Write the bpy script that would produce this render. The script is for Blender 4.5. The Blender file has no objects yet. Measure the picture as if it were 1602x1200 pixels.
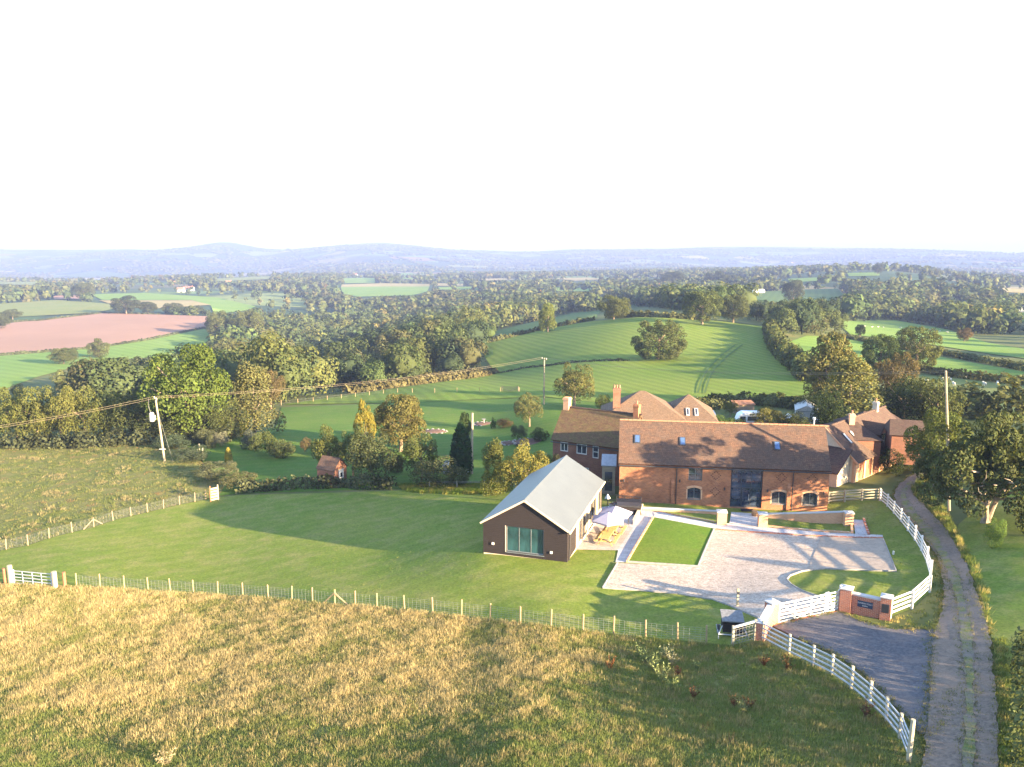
import bpy, bmesh, math, random
import numpy as np
from mathutils import Vector, Matrix, geometry
random.seed(7); RNG = np.random.default_rng(7)
SC = bpy.context.scene; COL = SC.collection
rad = math.radians
# ---------------------------------------------------------------- camera
F = 1250.0; PITCH = 10.07; ZC = 26.5
SP, CP = math.sin(rad(PITCH)), math.cos(rad(PITCH))
cd = bpy.data.cameras.new('camera'); cam = bpy.data.objects.new('camera', cd); COL.objects.link(cam)
cd.sensor_width = 36; cd.lens = F/1602*36; cd.clip_start = .5; cd.clip_end = 40000
cam.location = (0, 0, ZC); cam.rotation_euler = (rad(90-PITCH), 0, 0)
SC.camera = cam
# ---------------------------------------------------------------- light
SUN_EL = 12.5; SUN_AZ = 124.0            # azimuth clockwise from +Y (north = view direction)
SUN_DIR = Vector((math.sin(rad(SUN_AZ))*math.cos(rad(SUN_EL)), math.cos(rad(SUN_AZ))*math.cos(rad(SUN_EL)), math.sin(rad(SUN_EL))))
w = bpy.data.worlds.new('World'); SC.world = w; w.use_nodes = True
wn = w.node_tree; bg = wn.nodes['Background']
sky = wn.nodes.new('ShaderNodeTexSky'); sky.sky_type = 'NISHITA'; sky.sun_disc = False
sky.sun_elevation = rad(SUN_EL); sky.sun_rotation = rad(SUN_AZ)
sky.air_density = 1.0; sky.dust_density = .6; sky.ozone_density = 3.0
# thin veil of high cloud over the blue sky
tc = wn.nodes.new('ShaderNodeTexCoord'); mp = wn.nodes.new('ShaderNodeMapping'); mp.inputs['Scale'].default_value = (1, 1.4, 9)
nz = wn.nodes.new('ShaderNodeTexNoise'); nz.inputs['Scale'].default_value = 2.2; nz.inputs['Detail'].default_value = 5; nz.inputs['Roughness'].default_value = .6
rp = wn.nodes.new('ShaderNodeValToRGB'); rp.color_ramp.elements[0].position = .47; rp.color_ramp.elements[1].position = .64
rp.color_ramp.elements[0].color = (.02, .02, .02, 1); rp.color_ramp.elements[1].color = (.42, .42, .42, 1)
mx = wn.nodes.new('ShaderNodeMix'); mx.data_type = 'RGBA'
wn.links.new(tc.outputs['Generated'], mp.inputs['Vector']); wn.links.new(mp.outputs[0], nz.inputs['Vector'])
wn.links.new(nz.outputs['Fac'], rp.inputs[0]); wn.links.new(rp.outputs[0], mx.inputs[0])
wn.links.new(sky.outputs[0], mx.inputs[6]); mx.inputs[7].default_value = (3.0, 2.9, 3.1, 1)
wn.links.new(mx.outputs[2], bg.inputs[0]); bg.inputs[1].default_value = .1
sd = bpy.data.lights.new('sun', 'SUN'); sd.energy = 4.8; sd.angle = rad(.55); sd.color = (1, .77, .47)
so = bpy.data.objects.new('sun', sd); COL.objects.link(so); so.location = SUN_DIR*200
so.rotation_euler = SUN_DIR.to_track_quat('Z', 'Y').to_euler()
SC.view_settings.view_transform = 'Standard'; SC.view_settings.look = 'None'; SC.view_settings.gamma = 1
SC.view_settings.use_curve_mapping = False; SC.view_settings.exposure = 3.35
cy = SC.cycles
SC.render.engine = 'CYCLES'
cy.max_bounces = 5; cy.diffuse_bounces = 3; cy.glossy_bounces = 2; cy.transmission_bounces = 3; cy.transparent_max_bounces = 6; cy.volume_bounces = 0
cy.use_denoising = True; cy.caustics_reflective = False; cy.caustics_refractive = False
HAZE_DENSITY = 2.0e-4
# ---------------------------------------------------------------- terrain heights (D = metres below the camera at a surveyed spot)
def spot(px, py, D):
    v = (py-600)/F; u = (px-801)/F; t = D/(SP+v*CP)
    return (u*t, (CP-v*SP)*t, D)
CTRL = [
 (0,1200,26.2),(400,1200,24.9),(800,1200,23.1),(1100,1200,22.7),(1300,1200,21.9),(1423,1200,21.5),(1520,1200,21.2),(1602,1200,21.0),
 (0,1000,27.8),(400,1050,26.0),(800,1080,24.1),(1100,1000,24.1),(1190,990,23.5),(1300,1010,22.9),(1480,1000,22.7),(1602,1000,22.2),
 (60,915,28.4),(350,925,28.1),(525,945,26.6),(750,965,25.3),(960,990,24.4),(-200,940,29),(-200,1200,27),(1800,1000,21.4),(1800,1200,20.5),
 (0,860,29.8),(200,800,30.5),(340,775,30.5),(500,775,29.6),(600,850,27.6),(700,780,28),(-200,850,31),
 (758,863,25.2),(892,874,25.1),(960,800,26.3),(1060,850,25.4),(1250,870,25.0),(1400,895,24.4),(1340,945,23.7),
 (968,785,26.5),(1293,801,26.5),(1145,803,26.5),(1300,790,26.3),(1378,785,26.2),(1450,920,24.0),(1338,752,26.6),
 (1400,765,26.2),(1480,800,24.6),(1550,815,23.7),(1602,900,22.8),(1800,850,22.0),
 (258,722,31.3),(0,800,31.2),(0,700,34),(150,690,33.8),(-200,700,34),
 (430,740,30.7),(600,720,31),(738,745,30.4),(515,755,29.9),(600,660,34),(760,665,33),(850,633,31.5),(440,632,38),(700,610,36),
 (900,640,31),(1060,640,30),(1160,665,29.5),(1260,658,29.5),(1330,665,28.5),(1440,680,27.3),(1602,700,25),(1800,700,22),
 (775,585,44),(840,578,40),(1030,563,35),(1260,610,31),(1200,560,34),(1000,498,33),(1200,512,35),(760,535,45),
 (1280,530,36),(1430,575,33),(1600,590,30),(1520,640,27.5),(1602,560,36),(1602,540,42),(1350,520,42),(1450,540,39),(1800,560,34),
 (500,600,60),(300,600,58),(100,620,52),(0,600,52),(-200,620,50),(0,575,62),(250,540,70),(0,553,68),(330,500,76),(0,500,74),(-200,520,72),
 (100,470,80),(350,480,84),(500,520,88),(500,450,95),(700,480,85),(650,450,95),(850,500,60),(1000,470,65),(1150,445,70),
 (1160,465,62),(1250,465,60),(1400,470,60),(1500,440,65),(1400,425,50),(1300,430,55),(1550,500,60),(1800,480,60),
 (-200,440,108),(0,440,110),(400,432,112),(800,430,115),(1100,422,112),(0,408,140),(400,409,140),(800,410,142),(1200,408,135),(1602,420,118),(1800,418,118)]
pts = [spot(*c) for c in CTRL]
SKYL = [(-300,391),(-100,391),(0,390),(100,391),(200,390),(290,388),(325,382),(350,378.8),(375,382),(400,388),(470,389),(515,385),(560,382),(598,379.3),(630,385),(690,391),(760,391.5),(830,394),(862,392),(880,390.5),(960,390),(1050,389),(1110,386.5),(1220,386),(1330,388),(1400,389),(1490,393),(1560,397),(1602,398),(1750,395),(1900,396)]
for px, py in SKYL:
    r = 8600.0; v = (py-600)/F; u = (px-801)/F
    t = r/math.hypot(u, CP-v*SP); pts.append((u*t, (CP-v*SP)*t, (SP+v*CP)*t))
    t2 = 11500/math.hypot(u, CP-v*SP); pts.append((u*t2, (CP-v*SP)*t2, 240.0))
for a in (-40,-20,0,20,40):
    for r, D in ((9, 21.3-a*.02), (17, 22.2-a*.04)): pts.append((math.sin(rad(a))*r, math.cos(rad(a))*r, D))
P_ = np.array(pts); KA = 3.0
cx = np.stack([np.arctan2(P_[:,0], P_[:,1])*KA, np.log(np.hypot(P_[:,0], P_[:,1]))], 1)
def _k(d2): return d2*np.log(d2+1e-12)*.5
n_ = len(cx); d2 = ((cx[:,None]-cx[None])**2).sum(2)
A_ = np.zeros((n_+3, n_+3)); A_[:n_,:n_] = _k(d2)+np.eye(n_)*4e-4
A_[:n_,n_] = 1; A_[:n_,n_+1:] = cx; A_[n_:,:n_] = A_[:n_,n_:].T
W_ = np.linalg.solve(A_, np.concatenate([np.log(P_[:,2]), np.zeros(3)]))
def _lnD(az, b):
    out = np.empty(az.size)
    for s in range(0, az.size, 20000):
        q = np.stack([az[s:s+20000]*KA, b[s:s+20000]], 1)
        out[s:s+20000] = _k(((q[:,None]-cx[None])**2).sum(2))@W_[:n_] + W_[n_] + q@W_[n_+1:]
    return out
def _fold(a):
    return np.sign(a)*np.where(np.abs(a) > .62, .62+.16*(1-np.exp(-(np.abs(a)-.62)/.16)), np.abs(a))
PADS = []   # level building platforms: (x, y, radius_flat, radius_fade, z)
def H(x, y):
    x = np.atleast_1d(np.asarray(x, float)); y = np.atleast_1d(np.asarray(y, float)); sh = x.shape
    x = x.ravel(); y = y.ravel()
    az = np.arctan2(x, y); b = np.clip(np.log(np.hypot(x, y)+1e-6), math.log(9), math.log(11000))
    f = _fold(az); z = _lnD(f, b)
    back = np.abs(az) > 1.9
    if back.any():
        wgt = np.zeros_like(az); s = np.clip((np.abs(az)-1.9)/(math.pi-1.9), 0, 1); wgt = .5*s*s*(3-2*s)
        z[back] = (1-wgt[back])*z[back]+wgt[back]*_lnD(-f[back], b[back])
    z = ZC-np.exp(z)
    r = np.hypot(x, y)
    z += .06*np.sin(x*.31+1)*np.sin(y*.27)*np.clip((45-np.abs(r-40))/45, 0, 1)
    return z.reshape(sh)
def h1(x, y): return float(H(x, y)[0])
def G(px, py, zoff=0.0):
    """ground point seen at photo position"""
    v = (py-600)/F; u = (px-801)/F; dx, dy, dz = u, CP-v*SP, -(SP+v*CP)
    hz = math.hypot(dx, dy); r = np.exp(np.linspace(math.log(10), math.log(9500), 420))
    t = r/hz; g = ZC+dz*t-H(dx*t, dy*t)
    i = np.where(g <= 0)[0]
    if len(i) == 0: i = [len(r)-1]
    i = max(int(i[0]), 1); lo, hi = r[i-1], r[i]
    for _ in range(2):
        rr = np.linspace(lo, hi, 24); t = rr/hz; g = ZC+dz*t-H(dx*t, dy*t); j = np.where(g <= 0)[0]
        j = max(int(j[0]), 1) if len(j) else 23
        lo, hi = rr[j-1], rr[j]
    t = hi/hz
    return Vector((dx*t, dy*t, ZC+dz*t+zoff))
def proj(x, y, z):
    x, y, z = np.asarray(x), np.asarray(y), np.asarray(z)
    d = ZC-z; zc = y*CP+d*SP; yc = d*CP-y*SP
    return 801+x/zc*F, 600+yc/zc*F, zc
# ---------------------------------------------------------------- node helpers
class NT:
    def __init__(s, name, rough=.9, spec=.15):
        s.m = bpy.data.materials.new(name); s.m.use_nodes = True; s.t = s.m.node_tree
        s.b = s.t.nodes['Principled BSDF']; s.b.inputs['Roughness'].default_value = rough
        s.b.inputs['Specular IOR Level'].default_value = spec; s._pos = None
    def new(s, t): return s.t.nodes.new(t)
    def link(s, a, b): s.t.links.new(a, b)
    def setin(s, sock, v):
        if isinstance(v, (int, float)): sock.default_value = v
        elif isinstance(v, (tuple, list)): sock.default_value = tuple(v)+((1,) if len(v) == 3 and sock.type == 'RGBA' else ())
        else: s.link(v, sock)
    def pos(s):
        if s._pos is None: s._pos = s.new('ShaderNodeNewGeometry').outputs['Position']
        return s._pos
    def obj(s): return s.new('ShaderNodeTexCoord').outputs['Object']
    def mapv(s, vec, scale=(1,1,1), rot=(0,0,0)):
        n = s.new('ShaderNodeMapping'); n.inputs['Scale'].default_value = scale; n.inputs['Rotation'].default_value = rot
        s.link(vec, n.inputs['Vector']); return n.outputs[0]
    def noise(s, scale, vec=None, detail=4, rough=.55, col=False):
        n = s.new('ShaderNodeTexNoise'); n.inputs['Scale'].default_value = scale; n.inputs['Detail'].default_value = detail
        n.inputs['Roughness'].default_value = rough; s.link(vec if vec is not None else s.pos(), n.inputs['Vector'])
        return n.outputs['Color' if col else 'Fac']
    def vor(s, scale, vec=None, feat='F1', out='Distance'):
        n = s.new('ShaderNodeTexVoronoi'); n.feature = feat; n.inputs['Scale'].default_value = scale
        s.link(vec if vec is not None else s.pos(), n.inputs['Vector']); return n.outputs[out]
    def ramp(s, fac, a, b, c0=(0,0,0), c1=(1,1,1)):
        n = s.new('ShaderNodeValToRGB'); e = n.color_ramp.elements
        e[0].position = a; e[1].position = b; e[0].color = tuple(c0)+(1,); e[1].color = tuple(c1)+(1,)
        s.link(fac, n.inputs[0]); return n.outputs[0]
    def stops(s, fac, lst, interp='LINEAR'):
        n = s.new('ShaderNodeValToRGB'); cr = n.color_ramp; cr.interpolation = interp
        while len(cr.elements) < len(lst): cr.elements.new(.5)
        for e, (p, c) in zip(cr.elements, lst): e.position = p; e.color = tuple(c)+(1,)
        s.link(fac, n.inputs[0]); return n.outputs[0]
    def mix(s, fac, a, b, mode='MIX'):
        n = s.new('ShaderNodeMix'); n.data_type = 'RGBA'; n.blend_type = mode
        s.setin(n.inputs[0], fac); s.setin(n.inputs[6], a); s.setin(n.inputs[7], b); return n.outputs[2]
    def math(s, op, a, b=0.0):
        n = s.new('ShaderNodeMath'); n.operation = op; s.setin(n.inputs[0], a); s.setin(n.inputs[1], b); return n.outputs[0]
    def sep(s, vec):
        n = s.new('ShaderNodeSeparateXYZ'); s.link(vec, n.inputs[0]); return n.outputs
    def comb(s, x, y, z=0.0):
        n = s.new('ShaderNodeCombineXYZ')
        for i, v in enumerate((x, y, z)): s.setin(n.inputs[i], v)
        return n.outputs[0]
    def attr(s, name, out='Color'):
        n = s.new('ShaderNodeAttribute'); n.attribute_name = name; return n.outputs[out]
    def col(s, c): s.setin(s.b.inputs['Base Color'], c); return s
    def bump(s, hgt, strength=.4, dist=.03):
        n = s.new('ShaderNodeBump'); n.inputs['Strength'].default_value = strength; n.inputs['Distance'].default_value = dist
        s.link(hgt, n.inputs['Height']); s.link(n.outputs[0], s.b.inputs['Normal']); return s
MAT = {}
def plain(name, c, rough=.85, spec=.2, var=.18, scale=3.0, metal=0.0):
    n = NT(name, rough, spec); f = n.noise(scale, n.obj(), 5)
    d = tuple(x*(1-var) for x in c); e = tuple(min(1, x*(1+var)) for x in c)
    n.col(n.ramp(f, .3, .7, d, e)); n.b.inputs['Metallic'].default_value = metal
    MAT[name] = n.m; return n.m
def brickmat(name, c1, c2, mortar, mott=(.5,.5,.5)):
    n = NT(name, .92, .1); o = n.sep(n.obj()); u = n.math('ADD', o[0], o[1])
    v = n.comb(u, o[2]); b = n.new('ShaderNodeTexBrick'); n.link(v, b.inputs['Vector'])
    b.inputs['Scale'].default_value = 1; b.inputs['Brick Width'].default_value = .235; b.inputs['Row Height'].default_value = .08
    b.inputs['Mortar Size'].default_value = .009; b.inputs['Color1'].default_value = c1+(1,); b.inputs['Color2'].default_value = c2+(1,)
    b.inputs['Mortar'].default_value = mortar+(1,); b.inputs['Bias'].default_value = -.1
    big = n.noise(.8, n.obj(), 5, .62); c = n.mix(n.ramp(big, .35, .7), b.outputs['Color'], mott, 'SOFT_LIGHT')
    c = n.mix(n.ramp(n.noise(14, n.obj(), 3), .62, .8, (0,0,0), (.5,.5,.5)), c, (.5,.32,.22))
    n.col(c).bump(b.outputs['Fac'], -.5, .02); MAT[name] = n.m
brickmat('red_brick', (.33,.13,.058), (.21,.075,.04), (.30,.19,.12), (.3,.3,.32))
brickmat('dark_brick', (.21,.082,.05), (.14,.055,.038), (.21,.15,.11), (.32,.32,.32))
brickmat('wall_brick', (.36,.11,.055), (.22,.07,.05), (.40,.30,.23), (.35,.35,.35))
brickmat('pale_brick', (.48,.25,.13), (.40,.19,.10), (.45,.34,.24), (.5,.5,.5))
def tilemat(name, cs, moss=None, row=.2):
    n = NT(name, .9, .12); o = n.sep(n.obj()); s = n.math('MULTIPLY', n.math('ADD', o[2], n.math('MULTIPLY', o[1], .0)), 1.41)
    v = n.comb(n.math('ADD', o[0], n.math('MULTIPLY', o[1], .35)), s)
    b = n.new('ShaderNodeTexBrick'); n.link(v, b.inputs['Vector'])
    b.inputs['Scale'].default_value = 1; b.inputs['Brick Width'].default_value = .19; b.inputs['Row Height'].default_value = row
    b.inputs['Mortar Size'].default_value = .012; b.inputs['Color1'].default_value = cs[0]+(1,); b.inputs['Color2'].default_value = cs[1]+(1,)
    b.inputs['Mortar'].default_value = tuple(x*.45 for x in cs[1])+(1,)
    c = n.mix(n.ramp(n.noise(1.1, n.obj(), 6, .7), .35, .68), b.outputs['Color'], cs[2])
    c = n.mix(n.ramp(n.noise(22, n.obj(), 2), .66, .74, (0,0,0), (.55,.55,.55)), c, (.42,.3,.2))
    if moss: c = n.mix(n.ramp(n.noise(2.2, n.mapv(n.obj(), (.6,.6,1.5)), 6, .75), .42, .66, (0,0,0), (.75,.75,.75)), c, moss)
    c = n.mix(1.0, c, n.ramp(n.noise(5, n.mapv(n.obj(), (.7,.7,2.2)), 5, .7), .3, .7, (.62,.62,.62), (1.25,1.22,1.2)), 'MULTIPLY')
    n.col(c).bump(b.outputs['Fac'], -.9, .04); MAT[name] = n.m
tilemat('clay_tiles', ((.128,.072,.047), (.092,.053,.038), (.068,.049,.040)))
tilemat('mossy_tiles', ((.13,.075,.042), (.09,.052,.034), (.085,.055,.035)), (.10,.085,.032))
tilemat('orange_tiles', ((.15,.098,.062), (.115,.074,.05), (.105,.074,.053)))
tilemat('brown_tiles', ((.080,.048,.039), (.058,.036,.031), (.065,.047,.036)))
plain('kerb_stone', (.24,.22,.20), .9, .1, .25); plain('lead_sheet', (.25,.27,.30), .5, .4); plain('ridge_clay', (.24,.12,.07), .9); plain('vent_dark', (.09,.04,.028), .9); plain('gutter_black', (.03,.028,.03), .5, .4)
plain('grey_frame', (.10,.115,.12), .5, .4); plain('dark_frame', (.03,.035,.045), .45, .4); plain('white_paint', (.47,.455,.42), .6, .3, .16)
plain('cream_render', (.46,.37,.26), .9, .1, .1); plain('stone_coping', (.36,.345,.33), .9, .1, .1); plain('slate', (.13,.13,.135), .7, .2, .3, 6)
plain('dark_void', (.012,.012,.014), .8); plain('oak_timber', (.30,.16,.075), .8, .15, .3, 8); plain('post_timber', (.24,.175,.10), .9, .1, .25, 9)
plain('weathered_timber', (.19,.145,.10), .9, .1, .25, 9); plain('white_post', (.27,.235,.17), .9, .1, .15, 9); plain('red_timber', (.22,.095,.055), .9, .1, .25, 9)
plain('wire', (.16,.16,.15), .7, .2, .1); plain('galvanised', (.30,.31,.33), .6, .3, .12); plain('table_pine', (.40,.265,.10), .7, .2, .15, 6)
plain('parasol_cloth', (.24,.225,.275), .95, .05, .06); plain('black_metal', (.025,.025,.028), .5, .4); plain('bark', (.16,.12,.085), .95, .05, .35, 4)
plain('yew_bark', (.21,.165,.12), .95, .05, .35, 3); plain('pale_bark', (.20,.155,.11), .95, .05, .3, 3); plain('caravan_shell', (.52,.52,.53), .4, .5, .05); plain('rust', (.20,.10,.06), .9, .1, .3)
plain('pole_wood', (.24,.195,.135), .9, .1, .22, 5); plain('tarp_white', (.72,.72,.74), .6, .3, .08); plain('car_blue', (.06,.09,.16), .3, .5, .05)
plain('stone', (.22,.20,.18), .95, .1, .3, 4); plain('soil', (.11,.07,.055), .95, .05, .3, 4); plain('mat_black', (.02,.02,.025), .95, .05)
plain('wool', (.40,.38,.33), .95, .05, .1); plain('far_wall', (.66,.60,.54), .9, .1, .05); plain('far_roof', (.30,.13,.09), .9, .1, .1); plain('far_grey_roof', (.36,.36,.38), .7, .2, .1)
plain('sign_navy', (.018,.03,.06), .5, .4, .05); plain('steel', (.55,.55,.55), .35, .5, .05, metal=.6); plain('concrete_panel', (.30,.295,.27), .9, .1, .15, 3)
plain('solar_glass', (.05,.09,.19), .12, .8, .1); plain('reed_pot', (.24,.12,.07), .8); plain('garage_roof', (.34,.34,.33), .85, .1, .12)
def glassmat(name, c, rough=.06, spec=.9):
    n = NT(name, rough, spec); f = n.noise(1.2, n.obj(), 4); n.col(n.ramp(f, .35, .7, tuple(x*.5 for x in c), tuple(x*1.5 for x in c))); MAT[name] = n.m
glassmat('window_glass', (.03,.035,.045)); glassmat('pool_glass', (.016,.046,.052), .04, .8); glassmat('entrance_glass', (.025,.035,.055), .05, 1.0)
def cladmat(name, c):
    n = NT(name, .85, .15); o = n.sep(n.obj()); u = n.math('ADD', n.math('MULTIPLY', o[2], 1.0), 0.0)
    wv = n.math('FRACT', n.math('MULTIPLY', u, 6.6)); gap = n.ramp(wv, .04, .12, (.25,.25,.25), (1,1,1))
    f = n.noise(3, n.mapv(n.obj(), (.4,.4,14)), 4)
    n.col(n.mix(1.0, n.ramp(f, .3, .7, tuple(x*.75 for x in c), tuple(x*1.3 for x in c)), gap, 'MULTIPLY')); n.bump(gap, .5, .02); MAT[name] = n.m
cladmat('dark_cladding', (.021,.0165,.016)); cladmat('grey_cladding', (.26,.22,.16))
def metalroof(name, c):
    n = NT(name, .5, .35); o = n.sep(n.obj()); wv = n.math('FRACT', n.math('MULTIPLY', o[1], 1.66))
    seam = n.ramp(wv, .02, .06, (.86,.86,.86), (1,1,1)); n.col(n.mix(1.0, n.ramp(n.noise(.8, n.obj(), 4), .3, .7, tuple(x*.93 for x in c), tuple(x*1.05 for x in c)), seam, 'MULTIPLY'))
    MAT[name] = n.m
metalroof('zinc_roof', (.074,.081,.084))
# vegetation: a per-face colour times the object's own colour
def leafmat(name, trans=.3):
    n = NT(name); c = n.mix(1.0, n.attr('col'), n.new('ShaderNodeObjectInfo').outputs['Color'], 'MULTIPLY')
    t = n.t; d = n.new('ShaderNodeBsdfDiffuse'); tr = n.new('ShaderNodeBsdfTranslucent'); ms = n.new('ShaderNodeMixShader')
    n.link(c, d.inputs[0]); n.link(n.mix(1.0, c, (1.15,1.1,.6), 'MULTIPLY'), tr.inputs[0]); ms.inputs[0].default_value = trans
    n.link(d.outputs[0], ms.inputs[1]); n.link(tr.outputs[0], ms.inputs[2]); n.link(ms.outputs[0], t.nodes['Material Output'].inputs[0]); t.nodes.remove(n.b)
    MAT[name] = n.m
leafmat('leaves', .3); leafmat('grass_blades', .35)
# ground sheets
def grassmat(name, base, alt, dry, stripe=None, bump=.35, drywt=.5, big=.09):
    n = NT(name, .95, .05)
    c = n.mix(n.ramp(n.noise(big, None, 5, .6), .38, .66), base, alt)
    c = n.mix(n.ramp(n.noise(.5, None, 6, .65), .45, .75, (0,0,0), (drywt,)*3), c, dry)
    if stripe:
        ang, wid, amt = stripe
        o = n.sep(n.mapv(n.pos(), (1,1,1), (0,0,rad(ang)))); wob = n.math('MULTIPLY', n.noise(.15, None, 2), 1.2)
        s = n.math('SINE', n.math('MULTIPLY', n.math('ADD', o[0], wob), 6.283/wid)); n2 = n.ramp(n.math('ADD', n.math('MULTIPLY', s, .5), .5), .2, .8, (1-amt,)*3, (1+amt*.0,)*3)
        c = n.mix(1.0, c, n2, 'MULTIPLY')
    fine = n.noise(4.5, None, 6, .75); c = n.mix(1.0, c, n.ramp(fine, .3, .72, (.55,.6,.5), (1.25,1.2,1.1)), 'MULTIPLY')
    n.col(c).bump(n.noise(6, None, 5, .7), bump, .12); MAT[name] = n.m
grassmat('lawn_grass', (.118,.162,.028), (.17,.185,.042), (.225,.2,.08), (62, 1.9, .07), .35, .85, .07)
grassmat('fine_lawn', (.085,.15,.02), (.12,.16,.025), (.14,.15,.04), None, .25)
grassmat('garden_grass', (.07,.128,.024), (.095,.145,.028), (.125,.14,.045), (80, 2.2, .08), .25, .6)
grassmat('meadow_floor', (.10,.12,.034), (.14,.13,.05), (.19,.15,.07), None, .6, .8, .16)
grassmat('paddock_grass', (.105,.12,.037), (.15,.135,.055), (.19,.155,.08), None, .6, .7, .12)
grassmat('crop_green', (.115,.17,.025), (.15,.19,.034), (.18,.19,.055), (-14, 3.2, .17), .3, .6, .03)
grassmat('pasture_light', (.12,.20,.04), (.15,.22,.05), (.18,.21,.07), (-50, 9, .10), .25, .4, .02)
grassmat('pasture_olive', (.13,.16,.05), (.16,.17,.06), (.21,.19,.09), None, .25, .5, .03)
grassmat('pasture_dull', (.07,.12,.035), (.09,.13,.04), (.12,.13,.05), (20, 8, .12), .2, .3, .02)
grassmat('straw_field', (.24,.20,.10), (.28,.23,.12), (.24,.215,.12), (30, 12, .08), .2, .4, .01)
grassmat('verge_grass', (.10,.125,.03), (.15,.145,.04), (.23,.19,.07), None, .6, .7, .3)
def soilmat(name, c, c2, ang, wid):
    n = NT(name, .95, .05); o = n.sep(n.mapv(n.pos(), (1,1,1), (0,0,rad(ang))))
    s = n.math('SINE', n.math('MULTIPLY', n.math('ADD', o[0], n.math('MULTIPLY', n.noise(.02), 3.0)), 6.283/wid)); cc = n.mix(n.ramp(n.noise(.012, None, 5), .35, .7), c, c2)
    cc = n.mix(1.0, cc, n.ramp(n.math('ADD', n.math('MULTIPLY', s, .5), .5), 0, 1, (.92,)*3, (1.04,)*3), 'MULTIPLY'); n.col(cc); MAT[name] = n.m
soilmat('ploughed_soil', (.25,.15,.105), (.215,.13,.09), 70, 9)
def gravelmat(name, a, b_, lines=None, dust=None):
    n = NT(name, .95, .1); sp = n.vor(9.0, None, 'F1', 'Color'); f = n.sep(sp)[0]
    c = n.mix(f, a, b_); c = n.mix(1.0, c, n.ramp(n.noise(2.2, None, 6, .7), .28, .7, (.72,.71,.7), (1.12,1.1,1.08)), 'MULTIPLY')
    c = n.mix(n.ramp(n.noise(.25, None, 4), .4, .7, (0,0,0), (.35,.35,.35)), c, tuple(x*.8 for x in a))
    if dust: c = n.mix(n.ramp(n.noise(.35, None, 6, .7), .47, .66, (0,0,0), (.85,.85,.85)), c, dust)
    if lines:
        o = n.sep(n.mapv(n.pos(), (1,1,1), (0,0,rad(lines[0])))); wv = n.math('FRACT', n.math('DIVIDE', n.math('ADD', o[1], n.math('MULTIPLY', n.noise(.6), .5)), lines[1]))
        c = n.mix(1.0, c, n.ramp(wv, .0, .055, (.62,.58,.56), (1,1,1)), 'MULTIPLY')
    n.col(c).bump(n.noise(9, None, 4, .7), .7, .06); MAT[name] = n.m
gravelmat('cream_gravel', (.28,.22,.17), (.47,.395,.325), (8, 1.75)); gravelmat('resin_gravel', (.31,.245,.19), (.37,.30,.235))
gravelmat('dark_chippings', (.065,.067,.078), (.115,.113,.12), None, (.15,.122,.108)); gravelmat('track_stone', (.125,.10,.082), (.195,.155,.122), None, (.21,.15,.11))
def pavemat(name, a, b_, bw, rh, ang):
    n = NT(name, .9, .15); v = n.mapv(n.pos(), (1,1,1), (0,0,rad(ang))); b = n.new('ShaderNodeTexBrick'); n.link(v, b.inputs['Vector']); b.inputs['Scale'].default_value = 1
    b.inputs['Brick Width'].default_value = bw; b.inputs['Row Height'].default_value = rh; b.inputs['Mortar Size'].default_value = .012
    b.inputs['Color1'].default_value = a+(1,); b.inputs['Color2'].default_value = b_+(1,); b.inputs['Mortar'].default_value = tuple(x*.5 for x in a)+(1,)
    n.col(n.mix(1.0, b.outputs['Color'], n.ramp(n.noise(1.5, None, 5), .3, .7, (.82,)*3, (1.1,)*3), 'MULTIPLY')).bump(b.outputs['Fac'], -.3, .01); MAT[name] = n.m
pavemat('paving', (.36,.33,.32), (.41,.375,.355), .9, .6, 14); pavemat('decking', (.34,.29,.25), (.39,.33,.28), 2.4, .15, 14)
def groundmat():
    n = NT('countryside', .95, .05); p = n.pos(); ln = n.new('ShaderNodeVectorMath'); ln.operation = 'LENGTH'; n.link(p, ln.inputs[0]); r = ln.outputs['Value']
    near = n.mix(n.ramp(n.noise(.12, None, 6, .65), .35, .68), (.065,.085,.025), (.12,.115,.045))
    wob = n.new('ShaderNodeVectorMath'); wob.operation = 'MULTIPLY_ADD'; n.link(n.noise(.004, None, 3, .5, True), wob.inputs[0]); wob.inputs[1].default_value = (150,150,0); n.link(p, wob.inputs[2])
    q = n.mapv(wob.outputs[0], (1, .62, 0), (0,0,.3))
    vc = n.vor(.0042, q, 'F1', 'Color'); f = n.sep(vc)[0]
    fld = n.stops(f, [(0,(.035,.06,.03)), (.3,(.05,.085,.03)), (.45,(.10,.15,.045)), (.6,(.14,.17,.06)), (.72,(.19,.165,.095)), (.83,(.045,.075,.035)), (.92,(.17,.115,.085)), (.97,(.24,.21,.135))], 'CONSTANT')
    edge = n.ramp(n.vor(.0042, q, 'DISTANCE_TO_EDGE'), .015, .045, (0,0,0), (1,1,1)); fld = n.mix(edge, (.03,.05,.028), fld)
    wood = n.ramp(n.noise(.0016, None, 5, .6), .5, .57); fld = n.mix(n.math('MULTIPLY', wood, .8), fld, (.045,.062,.034))
    fld = n.mix(1.0, fld, n.ramp(n.noise(.05, None, 4), .3, .7, (.7,)*3, (1.15,)*3), 'MULTIPLY')
    f2 = n.new('ShaderNodeMapRange'); n.link(r, f2.inputs[0]); f2.inputs[1].default_value = 500; f2.inputs[2].default_value = 900
    n.col(n.mix(f2.outputs[0], near, fld)); MAT['countryside'] = n.m
groundmat()
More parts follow.
